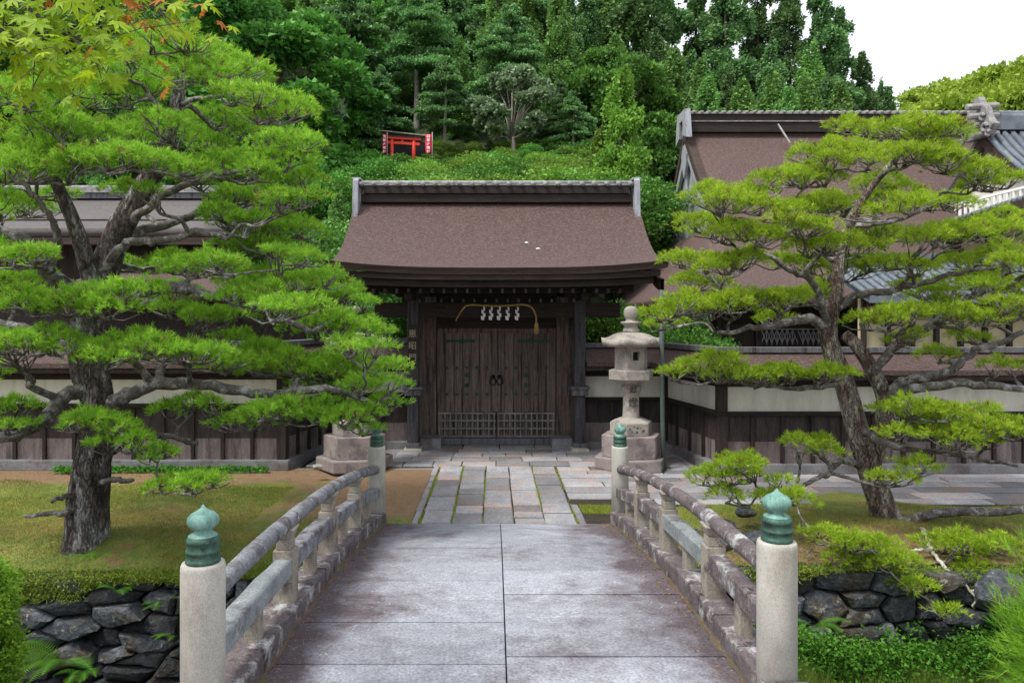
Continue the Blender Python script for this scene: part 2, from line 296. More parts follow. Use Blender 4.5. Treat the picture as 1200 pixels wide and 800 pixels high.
def tris_obj(name, T, tint, m, parent=None, off=(0,0,0)):
    T=np.asarray(T, dtype=np.float32).reshape(-1,3,3)-np.array(off,dtype=np.float32); n=len(T)
    me=bpy.data.meshes.new(name); me.vertices.add(3*n); me.vertices.foreach_set('co', T.ravel())
    me.loops.add(3*n); me.loops.foreach_set('vertex_index', np.arange(3*n,dtype=np.int32))
    me.polygons.add(n); me.polygons.foreach_set('loop_start', np.arange(0,3*n,3,dtype=np.int32))
    a=me.attributes.new('tint','FLOAT','POINT'); a.data.foreach_set('value', np.repeat(np.clip(tint,0,1),3).astype(np.float32) if np.ndim(tint)==1 and len(tint)==n else np.asarray(tint,dtype=np.float32).ravel())
    me.materials.append(m); me.update(calc_edges=True)
    o=bpy.data.objects.new(name, me); C.objects.link(o)
    if parent: o.parent=parent
    else: o.location=off
    return o
def tag(o, label=None, cat=None, group=None, kind=None):
    if label: o['label']=label
    if cat: o['category']=cat
    if group: o['group']=group
    if kind: o['kind']=kind
    return o
def empty(name, loc, label, cat, group=None):
    o=bpy.data.objects.new(name, None); C.objects.link(o); o.location=loc; o.empty_display_size=.2
    return tag(o,label,cat,group)
def text(name, body, size, m, parent, loc, rot=(PI/2,0,0), ext=.003, off=0, sx=1):
    cu=bpy.data.curves.new(name,'FONT'); cu.body=body; cu.size=size; cu.extrude=ext; cu.align_x='CENTER'; cu.align_y='CENTER'; cu.offset=off
    cu.space_line=.95
    t=bpy.data.objects.new(name,cu); C.objects.link(t); bpy.context.view_layer.update()
    me=bpy.data.meshes.new_from_object(t.evaluated_get(bpy.context.evaluated_depsgraph_get()))
    C.objects.unlink(t); bpy.data.objects.remove(t); me.materials.clear(); me.materials.append(m)
    o=bpy.data.objects.new(name,me); C.objects.link(o); o.parent=parent; o.location=loc; o.rotation_euler=rot; o.scale=(sx,1,1)
    return o
def copy_tree(o, parent=None):
    c=o.copy(); C.objects.link(c); c.parent=parent
    for ch in list(o.children): copy_tree(ch, c)
    return c
def unit(v): return v/np.maximum(np.linalg.norm(v,axis=-1,keepdims=True),1e-6)
def spline(pts, k=6):
    P=[Vector(p) for p in pts]; P=[P[0]*2-P[1]]+P+[P[-1]*2-P[-2]]; out=[]
    for i in range(1,len(P)-2):
        a,b,c,d=P[i-1:i+3]
        for j in range(k):
            t=j/k; out.append(.5*((2*b)+(c-a)*t+(2*a-5*b+4*c-d)*t*t+(3*b-a-3*c+d)*t**3))
    out.append(P[-2]); return out
def lerp_r(a,b,n): return [a+(b-a)*i/(n-1) for i in range(n)]
def smooth01(a,b,x): t=np.clip((x-a)/(b-a),0,1); return t*t*(3-2*t)

# ------------------------------------------------------------------ ground sheet
MX0,MX1,MY0,MY1=-60,60,3.15,7.62            # the moat runs across, under the bridge
def hill(x,y):
    ys=20+ 12*smooth01(3.3,7.3,x) + 5*smooth01(-4,-8,x)
    t=np.maximum(0,y-ys); h=.60*t; h=np.where(h>26,26+(h-26)*.35,h)
    f=1-smooth01(.40,.66,x/np.maximum(y,1))
    f=np.maximum(f, smooth01(95,170,y)*.9*(x/np.maximum(y,1)>.3)) if False else f
    return h*f
def ground(x,y):
    x=np.asarray(x,dtype=float); y=np.asarray(y,dtype=float)
    z=hill(x,y)
    z=z+ .13*np.exp(-((x+4.45)**2+(y-8.25)**2)/.9) + .10*np.exp(-((x-4.9)**2+(y-9.1)**2)/1.2)
    z=z- .16*smooth01(8.3,7.62,y)*(x<-1.6) - .03*smooth01(8.3,7.62,y)*(x>1.6)
    z=z+(.012*np.sin(x*3.1+y*1.7)+.01*np.sin(x*1.3-y*4.1))*(y>7.6)*(y<12)*(np.abs(x)>1.8)
    bedL=-2.1+.1*np.sin(x*2+y); bedR=-.95-.28*smooth01(7.6,5.2,y)-.6*smooth01(5.2,3.2,y)+.06*np.sin(x*2.3+y*2)+.05*np.sin(x*5.1)
    bed=np.where(x<0,bedL,bedR)
    inm=(y>MY0+.01)&(y<MY1-.01)
    z=np.where(inm,bed,z); z=np.where(y<=MY0+.01,.30,z)
    return z
xs=sorted(set(list(np.arange(-14,14.01,.28))+[-300,-200,-140,-100,-75,-60,-50,-42,-36,-30,-26,-22,-18,-16,16,18,22,26,30,36,42,50,60,75,100,140,200,300]))
ys=sorted(set([-60,-20,-8,-3,0,2,3.15,3.17]+list(np.arange(3.4,7.5,.3))+[7.6,7.62,7.7]+list(np.arange(7.9,16,.25))+list(np.arange(16,60,1.5))+[62,66,72,80,90,105,125,150,180,220,300,420,600]))
gx,gy=np.meshgrid(xs,ys); gz=ground(gx,gy)
mb=MB(); mb.grid([[ (gx[j,i],gy[j,i],gz[j,i]) for i in range(len(xs))] for j in range(len(ys))])
g=mb.build('ground', M['moss']); tag(g,'moss lawn, bare earth and forest floor',kind='structure')
for k in ('earth','soil','forest','yard'): g.data.materials.append(M[k])
mi=[]
for p in g.data.polygons:
    c=p.center; k=0
    if 3.1<c.y<7.61: k=2
    elif c.y>12.3 and c.y<31 and (c.y<20 or c.x>2) and c.z<.3: k=4
    elif c.y>=12.3: k=3
    elif c.y<3.2: k=1
    mi.append(k)
g.data.polygons.foreach_set('material_index', mi)
# soft patch of bare earth reaching into the moss: uneven sheet
# ------------------------------------------------------------------ paving
def stones(cells, z, th, seed, name, label):
    random.seed(seed); b=MB()
    for (x0,x1,y0,y1) in cells:
        b.tint=random.random(); g_=.004+random.uniform(0,.006); j=lambda: random.uniform(-.008,.008)
        zz=z+random.uniform(-.004,.005); t=random.uniform(-.003,.003)
        h_=g_+.014; q=[(x0+g_+j(),y0+h_+j()),(x1-g_+j(),y0+h_+j()),(x1-g_+j(),y1-h_+j()),(x0+g_+j(),y1-h_+j())]
        cx=sum(a for a,_ in q)/4; cy=sum(a for _,a in q)/4; e=.012
        qi=[(a+(cx-a)*e/max(abs(cx-a),.03), c+(cy-c)*e/max(abs(cy-c),.03)) for a,c in q]
        vs=[(a,c,z-th) for a,c in q]+[(a,c,zz-.010) for a,c in q]+[(a,c,zz+t*(i%2)) for i,(a,c) in enumerate(qi)]
        fs=[(8,9,10,11)]
        for i in range(4): k=(i+1)%4; fs += [(i,k,4+k,4+i),(4+i,4+k,8+k,8+i)]
        b.add(vs,fs)
    return tag(b.build(name,M['paving']),label,kind='structure')
random.seed(3)
cells=[]; xs_=[-.915,-.53,-.15,.235,.62,1.0]
for i in range(5):
    y=8.98+ random.uniform(-.0,.05)*0
    while y<12.48:
        d=random.choice([.28,.34,.42,.5,.62]) if i!=2 else random.choice([.5,.7,.8]); y1=min(y+d,12.5)
        if 12.5-y1<.15: y1=12.5
        cells.append((xs_[i],xs_[i+1],y,y1)); y=y1
y=8.98
while y<12.4: y1=min(y+random.uniform(.6,.9),12.5); cells.append((-1.03,-.93,y,y1)); y=y1
y=8.98
while y<9.95: y1=min(y+.5,9.95); cells.append((1.02,1.12,y,y1)); y=y1
# apron in front of the gate
for r,(ya,yb) in enumerate(((12.52,12.98),(12.98,13.40),(13.40,13.78),(13.78,14.2),(14.2,14.7))):
    x=-3.2
    while x<3.3: d=random.uniform(.38,.72); cells.append((x,min(x+d,3.4),ya,yb)); x+=d
_b=MB(); _b.box(-1.03,1.7,8.97,12.52,-.02,.012); _b.box(-3.3,3.4,12.52,14.9,-.02,.012); tag(_b.build('path_bed',M['soil']),'dark earth bed under the path stones',kind='structure')
stones(cells,.035,.06,5,'stone_path','stone slab path to the gate')
cells=[]
for (ya,yb) in ((9.95,10.25),(10.25,10.62),(10.62,11.0),(11.0,11.34),(11.34,11.62),(11.62,11.9)):
    x=1.03+random.uniform(-.0,.0)
    while x<15:
        d=random.uniform(.5,1.25)
        if not (ya<10 and x<1.7): cells.append((x,x+d,ya,yb))
        x+=d
for (ya,yb) in ((11.9,12.2),(12.2,12.5)):
    x=1.03
    while x<3.5: d=random.uniform(.45,.8); cells.append((x,min(x+d,3.55),ya,yb)); x+=d
_b=MB(); _b.box(1.7,16,9.95,12.0,-.02,.012); tag(_b.build('path_bed',M['soil']),'dark earth bed under the side path stones',kind='structure')
stones(cells,.03,.06,6,'side_path','stone slab path along the right wall')

# ------------------------------------------------------------------ stone bridge
def dz(y): return .48-.0195*max(0,y-4.2)**2 if y>4.2 else .48-.004*(4.2-y)**2
BX0,BX1=-1.30,1.40; CXB=.05
br=empty('stone_bridge',(CXB,6.2,0),'arched grey stone bridge with lichened stone railings leading to the gate','bridge')
BO=(CXB,6.2,0)
b=MB(BO); random.seed(12)
for (xa,xb) in ((BX0-.02,.062),(.070,BX1+.02)):
    yj=[2.0,3.55,4.35,4.98,5.42,5.9,6.5,7.1,7.75,8.35,8.96] if xa<0 else [2.0,3.7,4.45,5.06,5.55,6.2,6.9,7.65,8.35,8.96]
    for y0,y1 in zip(yj[:-1],yj[1:]):
        b.tint=random.random(); n=4; rows=[]; dzz=random.uniform(-.003,.003)
        for k in range(n+1):
            y=y0+.0035+(y1-y0-.007)*k/n; rows.append([(xa,y,dz(y)-.25),(xa,y,dz(y)+dzz),(xb,y,dz(y)+dzz),(xb,y,dz(y)-.25)])
        b.grid(rows,False)
        for r in (rows[0],rows[-1]): b.add(r,[(0,1,2,3)])
b.build('deck',M['deck'],br,bevel=.004,seg=1)
b=MB(BO)   # arch soffit under the deck
rows=[[(x,y,min(dz(y)-.26,-2.0+2.1*max(0,1-((y-5.4)/2.3)**2)**.5)) for x in (BX0-.25,BX1+.25)] for y in np.linspace(3.15,7.62,15)]
top=[[(x,y,dz(y)-.26) for x in (BX0-.25,BX1+.25)] for y in np.linspace(3.15,7.62,15)]
b.grid(rows,False); b.grid(top,False)
for s in (0,1): b.grid([[r[s] for r in rows],[r[s] for r in top]],False)
b.build('arch',M['railstone'],br)
def along(b, x0,x1,ya,yb,h0,h1,n=10, jit=0):
    rows=[]
    for k in range(n+1):
        y=ya+(yb-ya)*k/n; z=dz(y); e=random.uniform(-jit,jit)
        rows.append([(x0,y,z+h0),(x0-e,y,z+h1+e),(x1+e,y,z+h1+e),(x1,y,z+h0)])
    b.grid(rows,False); b.grid([[r[0] for r in rows],[r[3] for r in rows]],False)
    for r in (rows[0],rows[-1]): b.add(r,[(0,1,2,3)])
for side,(xc,ya) in ((-1,(-1.42,3.6)),(1,(1.505,3.95))):
    b=MB(BO); random.seed(30+side)
    yj=[ya-.1,4.75,5.75,6.8,7.85,8.98]
    for y0,y1 in zip(yj[:-1],yj[1:]): along(b,xc-.105,xc+.105,y0+.003,y1-.003,-.30,.14+random.uniform(-.01,.012),8,.006)
    # low kerb flaring outwards before the end post
    b.prism([(xc+side*.0-.12,ya-.105),(xc+side*.0+.12,ya-.105),(xc+side*.62+.14,2.6),(xc+side*.62-.14,2.6)] ,'z',.2,.63)
    b.build('kerb',M['railstone'],br,bevel=.015)
    posts=[5.1,6.42,7.58] if side>0 else [5.02,6.3,7.5]
    ys_=[ya]+posts+[8.9]
    for ii,(y0,y1) in enumerate(zip(ys_[:-1],ys_[1:])):
        clean=(ii==(0 if side<0 else 1))
        b=MB(BO); w=random.uniform(-.008,.008); along(b,xc-.058+w,xc+.058+w,y0+.02,y1-.02,.325,.435+random.uniform(-.006,.006),6,.005); b.build('middle_rail',M['railclean' if clean else ('railleft' if side<0 else 'railstone')],br,bevel=.010)
        ym=(y0+y1)/2+random.uniform(-.05,.05); b=MB(BO); z=dz(ym); b.box(xc-.042,xc+.042,ym-.055,ym+.055,z+.12,z+.33); b.build('strut',M['strutstone'],br,bevel=.008)
    for y in posts:
        b=MB(BO); z=dz(y); b.box(xc-.068,xc+.068,y-.07,y+.07,z+.10,z+.49); b.box(xc-.05,xc+.05,y-.06,y+.06,z+.49,z+.56)
        b.add([(xc-.05,y-.06,z+.56),(xc+.05,y-.06,z+.56),(xc+.05,y+.06,z+.56),(xc-.05,y+.06,z+.56),(xc-.075,y-.085,z+.63),(xc+.075,y-.085,z+.63),(xc+.075,y+.085,z+.63),(xc-.075,y+.085,z+.63)],[(0,1,5,4),(1,2,6,5),(2,3,7,6),(3,0,4,7),(4,5,6,7),(3,2,1,0)])
        b.build('rail_post',M['strutstone'],br,bevel=.008)
    b=MB(BO); pts=[(xc,y,dz(y)+.655) for y in np.linspace(ya+.02,8.88,34)]; b.tube(pts,[.054+random.uniform(-.003,.003) for _ in pts],14); b.build('top_rail',M['railleft' if side<0 else 'railstone'],br)
    for y,rr,zt,zb in ((ya,.104,1.325,-.2),(8.9,.102,.985,-.2)):
        b=MB(BO); b.lathe([(rr,zb),(rr*1.0,zt-.03),(rr*.985,zt-.012),(rr*.93,zt)],28,(xc,y,0)); p=b.build('end_post',M['poststone'],br)
        b=MB(BO); b.lathe([(.0795,zt-.002),(.082,zt+.008),(.082,zt+.018),(.0775,zt+.02),(.0775,zt+.05),(.081,zt+.052),(.081,zt+.062),(.0765,zt+.065),(.0755,zt+.098),(.0795,zt+.102),(.0785,zt+.112),(.069,zt+.130)],28,(xc,y,0)); b.build('collar',M['collar'],p)
        b=MB(BO); b.lathe([(.078,zt-.003),(.080,zt+.008),(.080,zt+.018),(.076,zt+.02),(.076,zt+.05),(.079,zt+.052),(.079,zt+.062),(.075,zt+.065),(.074,zt+.098),(.078,zt+.102),(.077,zt+.112),(.068,zt+.132),(.052,zt+.142),(.042,zt+.15),(.041,zt+.158),(.055,zt+.166),(.070,zt+.182),(.075,zt+.2),(.071,zt+.22),(.054,zt+.238),(.030,zt+.25),(.013,zt+.262),(.003,zt+.278)],28,(xc,y,0))
        c=b.build('cap',M['bronze'],p)
tag(c,None)
for side,xc in ((-1,-1.42),(1,1.505)):
    b=MB(BO); rows=[]; random.seed(side+9)
    for y in np.linspace(3.6,8.93,60):
        w=random.uniform(.012,.045); xi=xc-side*.100; z=dz(y)
        rows.append([(xi,y,z+.014),(xi-side*w,y,z+.003)])
    b.grid(rows); b.build('dirt_line',M['dirt'],br)
# road on the near side
b=MB(); b.box(-2.2,2.3,-8,2.0,.2,.455); tag(b.build('road',M['paving']),'near approach road',kind='structure')

# ------------------------------------------------------------------ moat walls of rough stones
def voronoi_cells(W_,H_,n,seed,ax=1.0):
    r=random.Random(seed); pts=[]
    for _ in range(n):
        best=None
        for __ in range(4):
            p=(r.uniform(0,W_),r.uniform(0,H_)); d=min([(((p[0]-q[0])/ax)**2+(p[1]-q[1])**2) for q in pts] or [9])
            if best is None or d>best[0]: best=(d,p)
        pts.append(best[1])
    out=[]
    for i,p in enumerate(pts):
        poly=[(0,0),(W_,0),(W_,H_),(0,H_)]
        for j,q in enumerate(pts):
            if i==j or abs(q[0]-p[0])>2.5: continue
            mx,my=(p[0]+q[0])/2,(p[1]+q[1])/2; nx,ny=(q[0]-p[0])/ax**2,(q[1]-p[1])
            new=[]
            for k in range(len(poly)):
                a,c=poly[k],poly[(k+1)%len(poly)]
                da=(a[0]-mx)*nx+(a[1]-my)*ny; dc=(c[0]-mx)*nx+(c[1]-my)*ny
                if da<=0: new.append(a)
                if da*dc<0: t=da/(da-dc); new.append((a[0]+(c[0]-a[0])*t,a[1]+(c[1]-a[1])*t))
            poly=new
            if not poly: break
        if len(poly)>=3: out.append(poly)
    return out
def rubble(name,label,x0,x1,zb,zt,y,n,seed,ax=1.7,lean=.10):
    b=MB(((x0+x1)/2,y,zb)); r=random.Random(seed+1)
    for poly in voronoi_cells(x1-x0,zt-zb,n,seed,ax):
        b.tint=r.random(); cx=sum(p[0] for p in poly)/len(poly); cz=sum(p[1] for p in poly)/len(poly)
        pr=r.uniform(-.03,.13); tx,tz=r.uniform(-.30,.30),r.uniform(-.45,.15)
        # subdivide the outline
        q=[]
        for k in range(len(poly)):
            a,c=poly[k],poly[(k+1)%len(poly)]; L=math.hypot(c[0]-a[0],c[1]-a[1]); m=max(1,int(L/.09))
            for s in range(m): q.append((a[0]+(c[0]-a[0])*s/m,a[1]+(c[1]-a[1])*s/m))
        n_=len(q)
        def ring(sc,dep,jit):
            o=[]
            for (u,w) in q:
                du,dw=u-cx,w-cz; L=math.hypot(du,dw)+1e-6; s=max(.05,(L*sc-.016)/L)
                uu=cx+du*s+r.uniform(-jit,jit); ww=cz+dw*s+r.uniform(-jit,jit)
                yy=y-dep-pr+lean*(ww)+ (uu-cx)*tx+(ww-cz)*tz
                o.append((x0+uu,yy,zb+ww))
            return o
        R=[ring(1,-.22,.006),ring(1,.0,.008),ring(.95,.035,.008),ring(.80,.055,.010),ring(.45,.065,.012)]
        vs=[p for rr in R for p in rr]+[(x0+cx,y-.065-pr+lean*cz,zb+cz)]
        fs=[(i*n_+k,i*n_+(k+1)%n_,(i+1)*n_+(k+1)%n_,(i+1)*n_+k) for i in range(4) for k in range(n_)]+[(4*n_+k,4*n_+(k+1)%n_,5*n_) for k in range(n_)]
        b.add(vs,fs,False)
    o=b.build(name,M['rock'])
    return tag(o,label,'wall')
rubble('stone_retaining_wall','dark rough stone moat wall under the mossy lawn left of the bridge',-9,-1.55,-2.1,-.10,7.36,210,21,2.3)
rubble('stone_retaining_wall','dark rough stone moat wall with weeds at its foot right of the bridge',1.6,10.5,-1.25,-.03,7.46,110,29,2.0)
# backing for the gaps
for (x0,x1,z0,z1) in ((-60,-1.3,-2.3,-.2),(1.4,60,-1.5,-.12)):
    pass
b=MB(); b.box(-30,30,2.7,3.16,-2.2,.295); tag(b.build('near_bank',M['soil']),'near bank of the moat',kind='structure')

def rock(b,c,s,seed):
    r=random.Random(seed); bm=bmesh.new(); bmesh.ops.create_icosphere(bm,subdivisions=3,radius=1)
    nr=[(Vector((r.gauss(0,1),r.gauss(0,1),r.gauss(0,1))).normalized(), r.uniform(.62,.9)) for _ in range(11)]
    vs=[]
    for v in bm.verts:
        p=v.co.copy()
        for n,d in nr:
            k=p.dot(n)-d
            if k>0: p-=n*k*.92
        vs.append((c[0]+p.x*s[0],c[1]+p.y*s[1],c[2]+p.z*s[2]))
    b.add(vs,[tuple(v.index for v in f.verts) for f in bm.faces]); bm.free()
for i,(px,py,D,sx,sz,lab) in enumerate(((845,618,8.5,.20,.10,'pale flat loose rock on the bank beside the right railing'),(838,640,8.1,.22,.13,'dark angular rock under the pale one beside the right railing'),(888,634,8.2,.19,.12,'brown broken rock between right railing and pine roots'),(875,600,8.9,.14,.08,'small mossy rock behind the right railing'),
      (1170,690,7.2,.30,.2,'grey boulder against the moat wall at the right edge'),(372,547,11.6,.10,.05,'small pale stone on the earth before the left lantern'))):
    p=at(px,py,D); b=MB(p); b.tint=(.95 if i in(0,5) else .6); rock(b,p,(sx,sx*.8,sz),50+i); tag(b.build('rock',M['rock'] if i!=5 else M['lantern']),lab,'rock')

# ------------------------------------------------------------------ gate
GX=.03; GO=(GX,14.2,0)
gate=empty('temple_gate',GO,'dark wooden temple gate with closed doors under a cypress bark roof','gate')
def roofcurve(t,z0,z1,p=1.8): return z0+(z1-z0)*t**p
def gr_pt(x,t,under=0):       # gate roof front slope
    u=(x-GX)/2.87; lift=.13*abs(u)**3*(1-t)**2
    return (x, 12.4+2.6*t-.06*abs(u)**3*(1-t), roofcurve(t,3.38,4.90)+lift-under)
b=MB(GO); XS=np.linspace(GX-2.87,GX+2.87,41); TS=np.linspace(0,1,26)
full=[[gr_pt(x,t) for x in XS] for t in TS]
rear=[[(p[0],30.0-p[1],p[2]) for p in r] for r in full[::-1]][1:]
allr=full+rear
b.grid(allr)
roof=b.build('roof',M['bark_roof'],gate)
# underside and bark edge (thick eave, verge)
def thick(x,t): return .17+.10*t
b=MB(GO)
und=[[(p[0],p[1]+(.04 if p[1]<15 else -.04),p[2]-.115) for p in r] for r in allr]; b.grid(und)
for r,u in ((allr[0],und[0]),(allr[-1],und[-1])): b.grid([r,[(p[0],p[1]+(.03 if p[1]<15 else -.03),p[2]-.06) for p in r],u],False)
for k in (0,-1): b.grid([[r[k] for r in allr],[r[k] for r in und]],False)
b.build('roof_edge',M['bark_edge'],roof)
b=MB(GO)   # eave board under the bark, then fascia beam
for (dy,z0,z1,xx) in ((.10,3.175,3.275,2.76),(.20,3.06,3.165,2.66)):
    for s in (0,1):
        b=MB(GO)
        y=12.4+dy; y=y if s==0 else 30-y
        rows=[]
        for x in np.linspace(GX-xx,GX+xx,21):
            l=.08*abs((x-GX)/2.8)**3; rows.append([(x,y-.04,z0+l),(x,y-.04,z1+l),(x,y+.08,z1+l),(x,y+.08,z0+l)])
        b.grid([[r[k] for r in rows] for k in (0,1,2,3,0)],False); b.add(rows[0],[(0,1,2,3)]); b.add(rows[-1],[(0,1,2,3)]); b.build('eave_board',M['woodh'],gate)
b=MB(GO)   # soffit boards: two rising planes
b.grid([[(GX-2.65,12.55,3.24),(GX+2.65,12.55,3.24)],[(GX-2.65,13.9,3.36),(GX+2.65,13.9,3.36)],[(GX-2.65,16.1,3.36),(GX+2.65,16.1,3.36)],[(GX-2.65,17.45,3.24),(GX+2.65,17.45,3.24)]],False)
b.build('soffit',M['woodh'],gate)
for i in range(27):   # rafters below the soffit
    x=GX-2.55+i*5.1/26; b=MB(GO); b.bar((x,12.72,3.17),(x,14.5,3.29),.055,.07); b.build('rafter',M['wood'],gate)
# gable walls closing the roof ends
for x in (GX-2.3,GX+2.3):
    b=MB(GO)
    poly=[(12.4+2.6*t+.0,roofcurve(t,3.38,4.90)-.2) for t in np.linspace(.15,1,9)]; poly+= [(30-a,z) for a,z in poly[::-1][1:]]+[(17.2,3.2),(12.8,3.2)]
    b.prism(poly,'x',x-.03,x+.03); b.build('gable_wall',M['wood'],gate)
for sgn in (-1,1):      # barge boards
    x=GX+sgn*2.80; b=MB(GO); 
    pr=[(12.5+2.5*t,roofcurve(t*.97+.03,3.38,4.90)-.185) for t in np.linspace(0,1,14)]; pr+=[(30-a,z) for a,z in pr[::-1][1:]]
    rows=[[(x-.03,a,z),(x+.03,a,z),(x+.03,a,z-.2),(x-.03,a,z-.2),(x-.03,a,z)] for a,z in pr]; b.grid(rows,False); b.build('barge_board',M['wood'],gate)
# ridge
b=MB(GO); b.box(GX-2.72,GX+2.72,14.84,15.16,4.86,5.03); b.box(GX-2.66,GX+2.66,14.80,15.20,5.03,5.19); b.build('ridge_box',M['woodh'],gate,bevel=.01)
b=MB(GO); b.box(GX-2.78,GX+2.78,14.79,15.21,5.192,5.225); rd=b.build('ridge_cap',M['ridge_tile'],gate)
b=MB(GO)
for i in range(23):
    x=GX-2.7+i*5.4/22; b.tint=random.random()
    for k in (-1,1): b.tube([(x,15+.0*k,5.27),(x,15+k*.13,5.25),(x,15+k*.27,5.205)],.045,8)
b.tube([(GX-2.8,15,5.275),(GX+2.8,15,5.275)],.05,8)
b.build('ridge_tile',M['ridge_tile'],rd)
for sgn in (-1,1):
    b=MB(GO); x=GX+sgn*2.80
    b.prism([(14.62,4.42),(14.82,4.42),(14.93,5.22),(15.07,5.22),(15.18,4.42),(15.38,4.42),(15.30,5.28),(15.22,5.34),(14.78,5.34),(14.70,5.28)],'x',x-.055*1,x+.055*1); 
    b.box(x-.09,x+.09,14.76,15.24,5.30,5.345)
    b.build('ridge_end_board',M['gablewood'],gate,bevel=.01)
# roof rubbish: two pale flecks
for i,(px,py,D) in enumerate(((617,265,13.9),(630,277,13.6))):
    p=at(px,py,13.9); p=Vector(gr_pt(p.x,.5+.05*(1-i)*1.6)); b=MB(p); rock(b,p+Vector((0,0,.0)),(.045,.05,.02),i); tag(b.build('fallen_scrap',M['paper']),['larger pale scrap lying on the gate roof','smaller pale scrap lying lower on the gate roof'][i],'scrap')
# posts
for sgn,x in ((-1,-1.545),(1,1.60)):
    b=MB(GO); b.box(x-.105,x+.105,13.9,14.11,.112,3.1); b.build('front_post',M['postwood'],gate,bevel=.02)
    b=MB(GO); b.prism([(x-.17,13.84),(x+.17,13.84),(x+.17,14.17),(x-.17,14.17)],'z',.0,.085); b.prism([(x-.13,13.88),(x+.13,13.88),(x+.13,14.13),(x-.13,14.13)],'z',.085,.11); b.build('post_base',M['poststone'],gate,bevel=.012)
    b=MB(GO); b.box(x-.13,x+.13,13.87,14.14,.111,.19); b.build('post_shoe',M['greywood'],gate,bevel=.008)
    b=MB(GO); b.box(x-.15,x+.15,13.85,14.16,1.085,1.20); b.box(x-.18,x+.18,13.82,14.19,1.20,1.25); b.box(x-.18 if sgn>0 else x-.1, x+.1 if sgn>0 else x+.18 ,14.19,14.72,1.16,1.225); b.build('ledge',M['greywood'],gate,bevel=.008)
    xm=x-sgn*.22
    b=MB(GO); b.box(xm-.16-(.1 if sgn<0 else 0),xm+.16+(.1 if sgn>0 else 0),14.66,15.0,.1,3.1); b.build('main_post',M['door'],gate,bevel=.02)
    b=MB(GO); b.box(x-.10,x+.10,16.2,16.4,.07,3.1); b.build('rear_post',M['wood'],gate,bevel=.02)
    b=MB(GO)   # boarded flank between front post and main post
    for k in range(4): b.tint=random.random(); b.box(x-.03,x+.03,14.12+k*.14,14.25+k*.14,.1,2.6)
    b.build('flank_board',M['door'],gate)
    b=MB(GO); xs0=(-1.43,-1.03) if sgn<0 else (1.09,1.49); b.box(xs0[0],xs0[1],14.13,14.62,.03,.235); b.build('side_stone',M['footing'],gate,bevel=.015)
    # bracket arms on top of the post
    b=MB(GO)
    for k,(w,z) in enumerate(((.42,2.90),(.62,3.0))): b.box(x-w/2,x+w/2,13.93,14.08,z-.06,z+.03)
    b.box(x-.07,x+.07,13.1,14.3,2.86,2.98); b.build('bracket',M['woodh'],gate,bevel=.01)
b=MB(GO); b.box(GX-2.3,GX+2.33,13.93,14.08,2.55,2.83); b.build('front_lintel',M['woodh'],gate,bevel=.015)
b=MB(GO); b.box(GX-2.45,GX+2.48,13.35,13.5,3.0,3.14); b.build('purlin',M['woodh'],gate,bevel=.015)
for i in range(22): x=GX-2.2+i*4.4/21; b=MB(GO); b.box(x-.022,x+.022,13.15,13.34,2.985,3.06); b.build('rafter_end',M['greywood'],gate)
for i in range(15): x=GX-1.45+i*2.9/14; b=MB(GO); b.box(x-.018,x+.018,13.86,13.93,2.835,2.90); b.build('rafter_end',M['greywood'],gate)
b=MB(GO); b.box(GX-1.5,GX+1.5,14.70,14.96,2.34,2.66); b.build('main_lintel',M['woodh'],gate,bevel=.015)
b=MB(GO); b.box(GX-1.5,GX+1.5,14.78,14.9,2.66,3.28); b.build('transom_board',M['woodh'],gate)
b=MB(GO); b.box(GX-1.22,GX+1.22,14.6,14.98,.04,.165); b.build('threshold',M['greywood'],gate,bevel=.015)
b=MB(GO); b.box(GX-2.0,GX+2.0,14.66,15.0,2.66+.3,3.1); b.build('crossbeam',M['woodh'],gate,bevel=.01)
